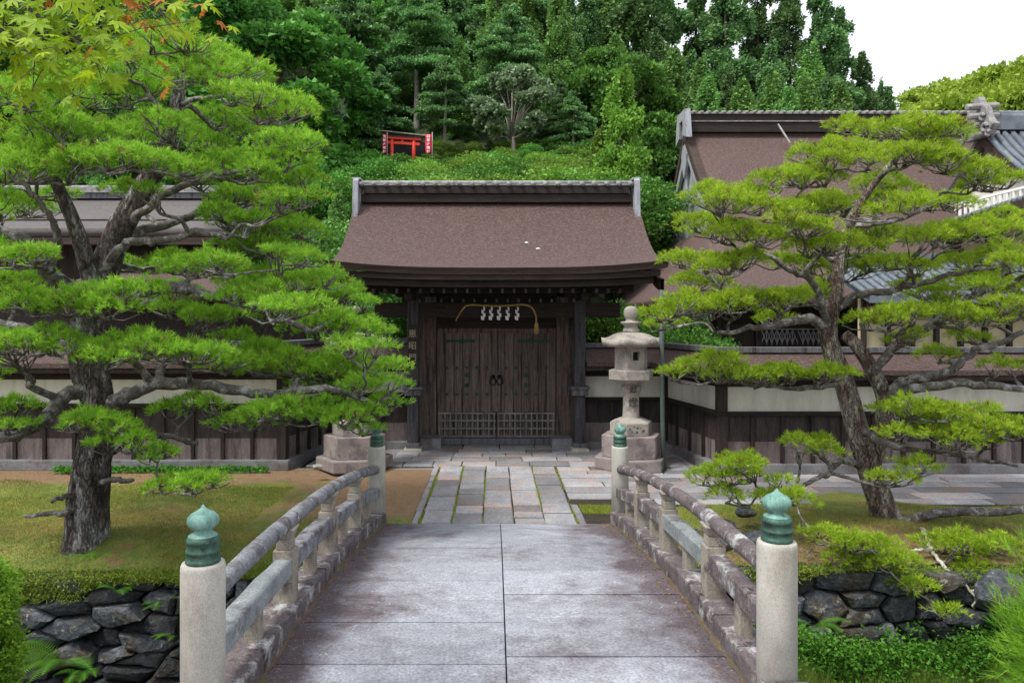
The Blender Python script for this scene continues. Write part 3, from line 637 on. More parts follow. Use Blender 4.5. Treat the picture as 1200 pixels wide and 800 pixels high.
# two door leaves
for sgn in (-1,1):
    b=MB(GO); random.seed(60+sgn)
    x0=GX+.0 if sgn>0 else GX-1.18; w=1.18/7
    for k in range(7):
        b.tint=random.random(); b.box(x0+k*w+.003,x0+(k+1)*w-.003,14.80+random.uniform(0,.004),14.84,.17,2.34)
    leaf=b.build('door_leaf',M['door'],gate,bevel=.003,seg=1)
    b=MB(GO); b.box(GX+sgn*1.08-.06,GX+sgn*1.08+.09*0+.06,14.76,14.798,.66,2.34) if False else b.box(GX+sgn*1.12-.06,GX+sgn*1.12+.06,14.755,14.797,.17,2.34)
    b.box(GX+sgn*1.18/2-.53,GX+sgn*1.18/2+.47 if sgn>0 else GX+sgn*.59+.53,14.765,14.797,2.24,2.34); b.build('door_frame',M['door'],leaf,bevel=.006)
    b=MB(GO); xx=GX+sgn*.59; xa,xb=xx-.575,xx+.575
    for k in range(11): x=xa+.03+k*(xb-xa-.06)/10; b.box(x-.014,x+.014,14.735,14.775,.17,.665)
    for z in (.19,.345,.50,.645): b.box(xa,xb,14.728,14.752,z-.016,z+.016)
    b.build('lattice',M['latticewood'],leaf)
    b=MB(GO); xo=GX+sgn*1.06
    b.box(min(xo,xo-sgn*.62),max(xo,xo-sgn*.62),14.782,14.797,2.06,2.105)
    for k,(d,r) in enumerate(((.10,.035),(.38,.055),(.60,.04))): b.lathe([(r,0),(r*.9,.012),(r*.3,.02)],10,(0,0,0)) if False else b.prism([(xo-sgn*d+r*math.cos(a),2.082+r*math.sin(a)) for a in np.linspace(0,2*PI,9)[:-1]],'y',14.772,14.79)
    b.build('hinge_strap',M['green_iron'],leaf)
    def stud(x,z,r,n=8,star=False):
        P=[(x+(r if (not star or k%2==0) else r*.45)*math.cos(2*PI*k/n+.3),z+(r if (not star or k%2==0) else r*.45)*math.sin(2*PI*k/n+.3)) for k in range(n)]; b=MB(GO); b.prism(P,'y',14.775,14.797); b.build('stud',M['green_iron'],leaf)
    for z in (1.55,1.02):
        for k in range(5): stud(xx-.40+.2*k,z,.042,12,True)
    for z in (1.40,1.20): stud(xx,z,.048,12)
    b=MB(GO)
    def ringh(cx,cz,R): b.tube([(cx+R*math.cos(a)*.8,14.745,cz+R*math.sin(a)) for a in np.linspace(0,2*PI,14)],.012,6)
    b.prism([(GX+sgn*.07+.05*math.cos(a),1.37+.05*math.sin(a)) for a in np.linspace(0,2*PI,9)[:-1]],'y',14.76,14.785)
    ringh(GX+sgn*.07,1.28,.075); b.build('handle',M['bronze'] if False else M['iron'],leaf)
b=MB(GO); b.box(GX-1.3,GX+1.3,14.86,14.90,.1,2.5); b.build('door_gap_light_stop',M['wood'],gate)  # unseen board added behind the leaves to stop daylight showing between planks
b=MB(GO); b.box(GX-.085,GX+.085,14.76,14.798,.67,2.34); b.build('centre_stile',M['door'],gate,bevel=.008)
# name board on the left post
nb=MB(GO); nb.box(-1.63,-1.46,13.865,13.898,1.62,2.42); board=nb.build('name_board',M['wood'],gate,bevel=.006)
for k,ch in enumerate('恵昭門'):
    text('lettering',ch,.155,M['palelett'],board,(-1.545-GX,13.862-14.2,2.24-.225*k),off=.002)
# rope with paper streamers
rp=empty('straw_rope',at(583,357,13.85),'straw festival rope with tassel and white zigzag papers hung over the gate doors','rope')
RO=rp.location.copy()
b=MB(RO); pts=spline([at(534,376,13.85),at(541,364,13.85),at(549,357.5,13.86),at(570,358,13.86),at(585,358.5,13.86),at(600,357.5,13.86),at(615,357,13.86),at(624,361,13.86),at(628,370,13.86),at(628.5,377,13.86)],6)
n=len(pts); b.tube(pts,[.007+.010*min(1,i/8) for i in range(n)],8,.12); b.build('rope',M['rope'],rp)
b=MB(RO); p=at(628.5,375,13.86)
for k in range(40):
    a=random.uniform(0,2*PI); r=random.uniform(.01,.055); b.tube([p,p+Vector((math.cos(a)*r*.8,math.sin(a)*r*.5,-.10)),p+Vector((math.cos(a)*r,math.sin(a)*r*.7,-.25+random.uniform(-.03,.03)))],[.008,.006,.002],5)
b.build('tassel',M['rope'],rp)
for px in (566.5,575.5,585,595,606):
    b=MB(RO); p=at(px,359,13.83); z=p.z; w=.05
    for k in range(4):
        o=(-1)**k*.014; zz=z-k*.058; ww=.017+.005*k
        b.add([(p.x+o-ww,13.825-.01*k,zz),(p.x+o+ww,13.825-.01*k,zz-.015),(p.x+o+ww*.9,13.80-.01*k,zz-.085),(p.x+o-ww*.9,13.80-.01*k,zz-.07)],[(0,1,2,3)])
    b.build('paper_streamer',M['paper'],rp,solid=.003)

# ------------------------------------------------------------------ plaster walls with bark roofs
def temple_wall(path,dz0,label,n_skip=0):
    ox,oy=path[0]; O=((path[0][0]+path[-1][0])/2,(path[0][1]+path[-1][1])/2,0)
    e=empty('plaster_wall',O,label,'wall')
    zt=dz0
    b=MB(O); b.sweep(path,[(-.10,0),(.16,0),(.16,.17),(-.10,.17)]); b.build('stone_footing',M['footing'],e,bevel=.01)
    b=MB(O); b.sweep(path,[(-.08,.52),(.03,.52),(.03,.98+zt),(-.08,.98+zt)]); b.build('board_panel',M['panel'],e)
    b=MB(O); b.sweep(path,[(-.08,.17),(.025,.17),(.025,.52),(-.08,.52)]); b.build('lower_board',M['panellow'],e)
    b=MB(O); b.sweep(path,[(-.1,.98+zt),(.12,.98+zt),(.14,1.045+zt),(-.1,1.045+zt)]); b.build('rail',M['woodh'],e,bevel=.006)
    b=MB(O); b.sweep(path,[(-.1,1.045+zt),(.03,1.045+zt),(.03,1.62+zt),(-.1,1.62+zt)]); b.build('plaster',M['plaster'],e)
    b=MB(O); b.sweep(path,[(-.2,1.45+zt),(.10,1.45+zt),(.12,1.55+zt),(-.2,1.55+zt)]); b.build('wall_plate',M['woodh'],e)
    b=MB(O); b.sweep(path,[(-.5,1.70+zt),(-.25,1.88+zt),(0,2.02+zt),(.25,1.88+zt),(.52,1.74+zt),(.52,1.665+zt),(.25,1.77+zt),(0,1.83+zt),(-.25,1.77+zt),(-.5,1.62+zt)]); b.build('wall_roof',M['bark_roof'],e)
    b=MB(O); b.sweep(path,[(.36,1.585+zt),(.49,1.585+zt),(.49,1.66+zt),(.36,1.69+zt)]); b.build('eave_board',M['wood'],e)
    b=MB(O); b.sweep(path,[(-.10,2.0+zt),(-.10,2.09+zt),(.10,2.09+zt),(.10,2.0+zt)]); b.build('ridge_board',M['greywood'],e,bevel=.006)
    # battens and posts
    for (a,c) in zip(path[:-1],path[1:]):
        d=Vector((c[0]-a[0],c[1]-a[1])); L=d.length; d.normalize(); nrm=Vector((d.y,-d.x)); k=int(L/.48)
        rz=math.atan2(d.y,d.x)
        bb=MB(O); bb2=MB(O)
        for i in range(1,k):
            s=L*i/k; q=Vector(a)+d*s+nrm*.045
            if s<.2 or s>L-.15 or abs(q.x)>9: continue
            bb.tint=random.random(); bb.box(q.x-.028,q.x+.028,q.y-.03,q.y+.03,.17,.98+zt,rz)
        if bb.v: bb.build('batten',M['wood'],e)
        n2=max(1,int(L/.13))
        for i in range(int(L/.24)):          # rafters under the little roof
            s=.1+i*.24; q=Vector(a)+d*s
            if abs(q.x)>9: continue
            A=(q.x+nrm.x*.02,q.y+nrm.y*.02,1.68+zt); B=(q.x+nrm.x*.47,q.y+nrm.y*.47,1.60+zt); bb2.bar(A,B,.04,.05)
        bb2.build('rafter',M['wood'],e)
    for (x,y) in path[1:-1]:
        b=MB(O); b.box(x-.08,x+.08,y-.10,y+.08,.0,1.5+zt); b.build('corner_post',M['wood'],e,bevel=.01)
    return e
temple_wall([(-16,12.45),(-3.57,12.45),(-3.25,14.35),(-1.66,14.35)],.06,'white plaster and dark board wall with bark roof behind the left pine')
temple_wall([(1.72,14.35),(3.35,14.35),(3.70,12.1),(16,12.1)],-.03,'white plaster and dark board wall with bark roof behind the right pine')
b=MB((2.77,12.25,0)); b.tube([at(778,553,12.25)*1,Vector((2.78,12.25,.6)),Vector((2.765,12.25,1.6)),Vector((2.755,12.25,3.0))],.038,12); tag(b.build('drain_pole',M['pipe']),'thin grey green pole standing beside the right stone lantern','pole')

# ------------------------------------------------------------------ stone lanterns
def hexring(R,z,rot,n=6): return [(R*math.cos(rot+2*PI*k/n),R*math.sin(rot+2*PI*k/n),z) for k in range(n)]
def hexprism(b,R0,z0,R1,z1,rot):
    v=hexring(R0,z0,rot)+hexring(R1,z1,rot); b.add(v,[tuple(range(6))[::-1],tuple(range(6,12))]+[(k,(k+1)%6,6+(k+1)%6,6+k) for k in range(6)])
def lantern(loc,label):
    s=.0143; rot=math.radians(9); e=empty('stone_lantern',loc,label,'lantern','pair of stone lanterns flanking the gate')
    P={}
    b=MB(); hexprism(b,.64,0,.64,.20,rot); b.build('bottom_step',M['lanternbase'],e,bevel=.018)
    b=MB(); hexprism(b,.515,.20,.515,.56,rot); b.build('plinth',M['lanternbase'],e,bevel=.014)
    b=MB(); hexprism(b,.37,.56,.37,.77,rot); hexprism(b,.37,.77,.20,.83,rot); bs=b.build('base',M['lantern'],e,bevel=.012)
    b=MB(); ap=.37*math.cos(PI/6)
    for k in (4,):
        a=rot+PI/3*k+PI/6; n=Vector((math.cos(a),math.sin(a),0)); t=Vector((-n.y,n.x,0)) 
        for (u,w,r) in ((-.13,.685,.02),(-.09,.64,.018),(-.0,.70,.022),(-.01,.63,.026),(.10,.65,.03),(.05,.70,.012),(-.06,.72,.014)):
            c=n*(ap+.003)+t*u+Vector((0,0,w)); ring=[c+(t*math.cos(q)+Vector((0,0,1))*math.sin(q))*r*(1 if j%2 else .6) for j,q in enumerate(np.linspace(0,2*PI,11)[:-1])]
            ring2=[p-n*.02 for p in ring]; m=len(ring); b.add(ring+ring2,[tuple(range(m))]+[(j,(j+1)%m,m+(j+1)%m,m+j) for j in range(m)])
    b.build('carved_flower',M['darkink'],bs)
    b=MB(); b.lathe([(.19,.80),(.150,.83),(.142,.86),(.132,1.05),(.135,1.22),(.15,1.27),(.168,1.28),(.178,1.31),(.172,1.36),(.15,1.395),(.14,1.41)],24); sh=b.build('shaft',M['lantern'],e)
    text('carving','燈',.17,M['darkink'],sh,(0.01,-.140,1.09),ext=.006,off=.001)
    text('carving','献',.13,M['darkink'],sh,(0.01,-.17,1.31),ext=.01,off=.001)
    b=MB(); hexprism(b,.20,1.40,.36,1.475,rot); hexprism(b,.39,1.475,.39,1.64,rot); b.build('platform',M['lantern'],e,bevel=.012)
    # fire box with one window per other face
    R=.285; b=MB(); z0,z1=1.64,2.03; r0=hexring(R,z0,rot); r1=hexring(R,z1,rot)
    for k in range(6):
        A,B=Vector(r0[k]),Vector(r0[(k+1)%6]); A1,B1=Vector(r1[k]),Vector(r1[(k+1)%6]); n=((A+B)/2); n.z=0; n.normalize()
        def q(u,w,d=0): return A+(B-A)*u+Vector((0,0,1))*(z1-z0)*w-n*d
        if k in (4,1):
            u0,u1,w0,w1=.32,.68,.42,.78
            V=[q(0,0),q(1,0),q(1,1),q(0,1),q(u0,w0),q(u1,w0),q(u1,w1),q(u0,w1),q(u0,w0,.09),q(u1,w0,.09),q(u1,w1,.09),q(u0,w1,.09)]
            b.add(V,[(0,1,5,4),(1,2,6,5),(2,3,7,6),(3,0,4,7),(4,5,9,8),(5,6,10,9),(6,7,11,10),(7,4,8,11)])
        else: b.add([q(0,0),q(1,0),q(1,1),q(0,1)],[(0,1,2,3)])
    b.add(r0,[tuple(range(6))]); b.add(r1,[tuple(range(6))]); 
    fb=b.build('fire_box',M['lantern'],e)
    b=MB(); hexprism(b,.20,1.66,.20,2.0,rot); b.build('fire_chamber',M['iron'],fb)
    # roof: six-sided umbrella with scalloped brim
    b=MB(); rows=[]; N=48
    prof=[(.10,0.0),(.165,.0),(.20,-.004),(.26,-.018),(.33,-.050),(.40,-.095),(.46,-.128),(.525,-.142)]
    def hr(a,amt):    # polygon radius factor: corners at 1
        aa=(a-rot)%(PI/3)-PI/6; return (1-amt)+amt*(math.cos(PI/6)/math.cos(aa))
    for i,(r,z) in enumerate(prof):
        row=[]
        for k in range(N+1):
            a=2*PI*k/N; f=hr(a,min(1,.3+i*.12)); lift=.085*(abs(((a-rot)%(PI/3))-PI/6)/(PI/6))**2*(i/7)**3
            row.append((r*f*math.cos(a),r*f*math.sin(a),2.265+z+lift-.018*(i/7)**2))
        rows.append(row)
    last=rows[-1]; rows.append([(p[0]*.955,p[1]*.955,2.03+.25*(p[2]-2.105)) for p in last]); rows.append([(p[0]*.5,p[1]*.5,2.025) for p in last]); 
    b.grid(rows); rf=b.build('lantern_roof',M['lantern'],e); 
    b=MB(); b.lathe([(.13,2.26),(.135,2.275),(.14,2.30),(.125,2.32),(.115,2.34),(.11,2.36),(.12,2.375),(.155,2.40),(.178,2.43),(.165,2.445),(.10,2.45),(.085,2.47),(.10,2.50),(.118,2.54),(.122,2.59),(.118,2.64),(.10,2.675),(.06,2.70),(.01,2.708)],22); b.build('finial',M['lantern'],e)
    return e
lantern((2.29,12.45,.03),'grey stone lantern right of the gate beside the thin pole')
lantern((-2.36,12.45,.03),'stone lantern half hidden by left pine, left of the gate')

# ------------------------------------------------------------------ main hall, right rear
HO=(11,22,0); hall=empty('main_hall',HO,'large temple hall with sweeping bark roof and pale gable behind the right wall','building')
YR,ZR,YE,ZE,XG,XE=24.0,8.62,16.7,3.0,6.15,16.5
def hz_(t): return ZE+(ZR-ZE)*(.52*t+.48*t**2)
def yb(t): return YE+(YR-YE)*t
tg=.50
def xl(t): return XG if t>=tg else XG-(tg-t)*3.9
b=MB(HO); rows=[]
TT=np.linspace(0,1,30)
for t in TT:
    xs2=np.linspace(xl(t),XE+4,30); rows.append([(x,yb(t),hz_(t)+.18*(1-t)**2*max(0,1-(x-xl(t))/3)**2) for x in xs2])
b.grid(rows); rows=[[(p[0],2*YR-p[1],p[2]) for p in r] for r in rows]; b.grid(rows)
rows=[]     # left hip
for t in np.linspace(0,tg,12):
    y0,y1=yb(t),2*YR-yb(t); rows.append([(xl(t),y,hz_(t)+.18*(1-t)**2*max(0,1-min(y-y0,y1-y)/3)**2) for y in np.linspace(y0,y1,24)])
b.grid(rows)
hr_=b.build('roof',M['bark_roof'],hall,solid=.22)
b=MB(HO); b.box(XG+.1,XE+4,YR-.32,YR+.32,ZR-.1,ZR+.2); b.box(XG+.15,XE+4,YR-.28,YR+.28,ZR+.25,ZR+.48); b.build('ridge_box',M['woodh'],hr_)
b=MB(HO); b.box(XG,XE+4,YR-.36,YR+.36,ZR+.22,ZR+.25); b.box(XG-.05,XE+4,YR-.33,YR+.33,ZR+.48,ZR+.53)
for i in range(60): x=XG+i*.24; b.tube([(x,YR-.36,ZR+.53),(x,YR,ZR+.60)],.05,6)
b.build('ridge_tile',M['ridge_tile'],hr_)
b=MB(HO); b.prism([(23.3,ZR-.35),(23.75,ZR-.2),(23.8,ZR+.3),(24.2,ZR+.3),(24.25,ZR-.2),(24.7,ZR-.35),(24.5,ZR+.6),(23.5,ZR+.6)],'x',XG-.12,XG+.06); b.build('ridge_end_board',M['gablewood'],hr_)
b=MB(HO)
for s in (0,1):       # verge: stacked bark layers and pale barge board
    def Y(y): return y if s==0 else 2*YR-y
    for (off,w,th) in ((0,.22,.14),):
        rows=[]
        for t in np.linspace(tg-.04,1,18):
            y,z=yb(t),hz_(t); rows.append([(XG-.02,Y(y),z+.02),(XG-.02,Y(y),z-.30),(XG+.25,Y(y),z-.30),(XG+.25,Y(y),z+.02),(XG-.02,Y(y),z+.02)])
        b.grid(rows,False)
b.build('verge',M['bark_edge'],hr_)
b=MB(HO)
for s in (0,1):
    def Y(y): return y if s==0 else 2*YR-y
    rows=[]
    for t in np.linspace(tg-.05,1,18):
        y,z=yb(t),hz_(t)-.30; rows.append([(XG+.02,Y(y),z),(XG+.02,Y(y),z-.38),(XG+.12,Y(y),z-.38),(XG+.12,Y(y),z),(XG+.02,Y(y),z)])
    b.grid(rows,False)
b.prism([(24,ZR-1.55),(24.22,ZR-1.2),(24.34,ZR-.8),(24.2,ZR-.45),(23.8,ZR-.45),(23.66,ZR-.8),(23.78,ZR-1.2)],'x',XG-.02,XG+.06)
b.build('barge_board',M['gablewood'],hall)
b=MB(HO); n=30
for i in range(n):
    ya=yb(tg)+(2*(YR-yb(tg)))*i/n; y1=ya+(2*(YR-yb(tg)))/n; ym=(ya+y1)/2; t=(min(ym,2*YR-ym)-YE)/(YR-YE); b.tint=random.random()
    b.box(XG+.16+.012*(i%2),XG+.24,ya,y1,hz_(tg)-.1,hz_(t)-.2)
b.build('gable_wall',M['gablewood'],hall)
b=MB(HO); b.box(5.4,20,18.2,18.45,0,3.5); b.build('wall',M['wood'],hall)
b=MB(HO)
for z in (1.55,2.35): b.box(5.5,20,18.12,18.2,z-.05,z+.05)
for k in range(16): b.box(5.5+k*.95-.07,5.5+k*.95+.07,18.08,18.2,0,3.3)
b.build('wall_frame',M['panel'],hall)
b=MB(HO); x0=(892-580)*18.1/F; x1=(965-580)*18.1/F
m=12
for k in range(m):
    xa=x0+(x1-x0)*k/m; xb=xa+(x1-x0)/m; b.bar((xa,18.1,1.93),(xb,18.1,2.26),.02,.02,(0,1,0)); b.bar((xa,18.08,2.26),(xb,18.08,1.93),.02,.02,(0,1,0)); b.bar((xa,18.09,1.9),(xa,18.09,2.3),.02,.02,(0,1,0))
b.bar((x0,18.07,2.28),(x1,18.07,2.28),.03,.03,(0,1,0)); b.build('lattice_window',M['gablewood'],hall)
b=MB(HO); b.bar(at(912,146,23.3),at(926,168,22.2),.04,.04); b.build('roof_pole',M['ridge_tile'],hall)
# ------------------------------------------------------------------ tiled hall at the right edge
def tiled(b, P00,P01,P10,P11, n, r=.07, sag=0):   # rows of round tiles from the top edge P0* down to the eave P1*
    P00,P01,P10,P11=map(Vector,(P00,P01,P10,P11))
    for i in range(n):
        u=i/(n-1); a=P00.lerp(P01,u); c=P10.lerp(P11,u); mid=(a+c)/2-Vector((0,0,sag))
        b.tube([a,(a+mid)/2-Vector((0,0,sag*.25)),mid,(c+mid)/2-Vector((0,0,sag*.25)),c],r,6)
    rows=[]
    for k in range(7):
        t=k/6; z=-4*sag*t*(1-t); rows.append([P00.lerp(P10,t)+Vector((0,0,z-.02)),P01.lerp(P11,t)+Vector((0,0,z-.02))])
    b.grid(rows)
    b.grid([[p-Vector((0,0,.14)) for p in r] for r in rows]); b.grid([rows[-1],[p-Vector((0,0,.14)) for p in rows[-1]]],False); b.grid([[r[0] for r in rows],[r[0]-Vector((0,0,.14)) for r in rows]],False)
TO=(14,18,0); th=empty('tiled_hall',TO,'grey tiled temple building with ornamental ridge end at the right edge','building')
b=MB(TO); tiled(b,(13.2,20,7.65),(19,20,7.65),(13.2,17.2,5.6),(19,17.2,5.6),26,.07,.28); tiled(b,(13.2,20,7.65),(19,20,7.65),(13.2,22.8,5.6),(19,22.8,5.6),26,.07,.28); b.build('upper_roof',M['tile'],th)
b=MB(TO); b.box(13.3,19,19.8,20.2,7.6,7.95)
for k,z in enumerate((7.98,8.06)): b.tube([(13.1,20,z),(19,20,z)],.12-.03*k,10)
b.build('ridge',M['tile'],th)
b=MB(TO)     # ornamental ridge end with scrolls
b.prism([(19.5,7.4),(19.35,7.65),(19.5,7.85),(19.62,8.15),(19.8,8.3),(19.9,8.5),(20.1,8.5),(20.2,8.3),(20.38,8.15),(20.5,7.85),(20.65,7.65),(20.5,7.4)],'x',13.0,13.18)
for s in (-1,1):
    for (dy,dz_,r) in ((.42,7.6,.16),(.32,7.9,.12),(.55,7.42,.1)): b.tube([(12.96,20+s*(dy+r*math.cos(a)*.6),dz_+r*math.sin(a)*.6) for a in np.linspace(0,5,9)],.05,6)
for k in range(4): b.tube([(12.8-.05*k,19.85,7.45+.25*k),(13.5,19.85,7.5+.25*k)],.09,8)
b.build('ridge_ornament',M['ridge_tile'],th,bevel=.02)
b=MB(TO); b.prism([(17.6,5.4),(22.4,5.4),(20,7.45)],'x',13.45,13.6); b.build('gable_plaster',M['plaster'],th)
b=MB(TO)
rows=[[(13.15,y,z),(13.15,y,z-.3),(13.3,y,z-.3),(13.3,y,z)] for y,z in ((17.2,5.5),(18,6.0),(19,6.65),(20,7.5))]; b.grid(rows,False); rows=[[(x,40-y,z) for x,y,z in r] for r in rows]; b.grid(rows,False); b.build('barge_board',M['bark_edge'],th)
b=MB(TO)
for k in range(24): y=15.6+k*.24; b.box(12.95,13.0,y-.03,y+.03,5.32,5.75)
b.box(12.94,13.01,15.5,21.5,5.72,5.78); b.box(12.94,13.01,15.5,21.5,5.28,5.34); b.build('white_lattice',M['paper'],th)
b=MB(TO); tiled(b,(12.9,21,5.35),(12.9,15.2,5.35),(11.5,19.6,4.95),(10.9,14.9,5.05),24,.06,.03); b.build('lower_roof',M['tile'],th)
b=MB(TO); b.bar((11.55,19.6,4.85),(10.95,14.95,4.93),.12,.16); b.build('fascia',M['bark_edge'],th)
b=MB(TO); b.box(12.2,19,14.9,22,0,5.2); b.build('wall',M['plasteryellow'],th)
b=MB(TO)
for y in (15,16.6,18.2,19.8): b.box(12.1,12.2,y-.08,y+.08,0,5.1)
for z in (1.6,3.4,4.7): b.box(12.12,12.2,15,22,z-.06,z+.06)
for x in (12.3,13.8,15.3): b.box(x-.08,x+.08,14.8,14.9,0,5.1)
for z in (1.6,3.4): b.box(12.2,19,14.82,14.9,z-.06,z+.06)
b.build('wall_frame',M['wood'],th)
# low tiled corridor
KO=(11,15.5,0); kr=empty('tiled_corridor',KO,'low corridor with blue grey tiled roof between main hall and right pine','building')
b=MB(KO); tiled(b,(7.4,16.3,3.75),(14,16.3,3.75),(7.4,14.6,3.0),(14,14.6,3.0),34,.055,.06); b.box(7.4,14,16.2,16.45,3.7,3.95); b.build('roof',M['tile'],kr)
b=MB(KO); b.box(7.6,14,15.3,15.5,0,3.1); b.build('wall',M['plasteryellow'],kr)
b=MB(KO)
for k in range(14): b.box(7.6+k*.5-.04,7.6+k*.5+.04,15.2,15.3,0,3.0)
b.box(7.5,14,14.75,14.9,2.78,2.92); b.build('wall_frame',M['wood'],kr)
# ------------------------------------------------------------------ hall at the left rear
LO=(-10,19,0); lh=empty('side_hall',LO,'low temple hall with bark roof and grey ridge behind the left pine','building')
b=MB(LO); rows=[]
for t in np.linspace(0,1,14): rows.append([(x,16.6+2.8*t,4.55+1.15*(.6*t+.4*t*t)) for x in np.linspace(-22,-6.2,20)])
b.grid(rows); b.grid([[(p[0],38.8-p[1],p[2]) for p in r] for r in rows]); b.build('roof',M['oldroof'],lh,solid=.18)
b=MB(LO); b.box(-22,-6.1,19.2,19.6,5.66,5.80); b.build('ridge_box',M['greywood'],lh); b=MB(LO); b.box(-22,-6.0,19.15,19.65,5.803,5.93); b.tube([(-22,19.4,5.95),(-6,19.4,5.95)],.08,8); b.build('ridge_tile',M['ridge_tile'],lh)
b=MB(LO); b.box(-22,-6.3,16.65,16.8,4.2,4.36); b.build('eave_beam',M['bark_edge'],lh)
b=MB(LO); b.box(-22,-6.6,17.6,17.8,0,4.9); b.build('wall',M['wood'],lh)
b=MB(LO)
for k in range(12): x=(262+k*6.5-580)*17.5/F; b.box(x-.03,x+.03,17.5,17.58,1.9,2.5)
b.build('slatted_window',M['gablewood'],lh)
b=MB(LO); rows=[]
for t in np.linspace(0,1,8): rows.append([(x,14.9+1.6*t,3.05+.5*t) for x in np.linspace(-9,-3.9,8)])
b.grid(rows); b.build('lower_roof',M['bark_roof'],lh,solid=.15)
b=MB(LO); b.box(-9,-4.1,15.9,16.1,0,3.2); b.build('lower_wall',M['wood'],lh)

# ------------------------------------------------------------------ garden pines
def needle_tufts(cs, dirs, per, Ln, wd, rng, tbase, spread=.75):
    n=len(cs); k=per
    d=np.repeat(dirs,k,axis=0)+rng.normal(0,spread*.55,(n*k,3)); d=unit(d)
    p=np.repeat(cs,k,axis=0)+d*rng.uniform(0,.012,(n*k,1))+np.repeat(dirs,k,axis=0)*rng.uniform(-.03,.02,(n*k,1))
    side=unit(np.cross(d,rng.normal(0,1,(n*k,3))))
    L=Ln*rng.uniform(.7,1.15,(n*k,1)); w=wd*rng.uniform(.7,1.3,(n*k,1))
    T=np.stack([p-side*w,p+side*w,p+d*L],axis=1)
    t=np.clip(np.repeat(tbase,k)+rng.normal(0,.08,n*k),.09,1); dd=np.repeat(rng.random(n)<.035,k); t[dd]=.01
    return T,t
def pad(c,rx,ry,rz,rng,dens=420):
    n=int(dens*rx*ry*PI*1.15); a=rng.uniform(0,2*PI,n); r=np.sqrt(rng.uniform(0,1,n))
    ph=rng.uniform(0,2*PI,3); lob=1+.20*np.sin(3*a+ph[0])+.15*np.sin(5*a+ph[1])+.13*np.sin(11*a+ph[2])
    x=np.cos(a)*r*lob*rx; y=np.sin(a)*r*lob*ry
    bump=.5+.5*np.sin(x*17+ph[0]*3+2*np.sin(y*6))*np.sin(y*17+ph[1]*3)
    h=rz*(np.sqrt(np.clip(1-r**2,0,1))*.6+.75*bump-.3*r**3)
    z=h*rng.uniform(.45,1,n)**.6 - .10*r*rx*.6
    P=np.stack([x,y,z],1)+np.array(c); 
    out=np.stack([np.cos(a)*r*1.0,np.sin(a)*r*1.0,np.full(n,.75)],1)+rng.normal(0,.28,(n,3)); out[:,2]=np.where(r>.8,out[:,2]*.6,out[:,2])
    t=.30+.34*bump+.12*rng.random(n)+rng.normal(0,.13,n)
    return P,unit(out),t,(a,r)
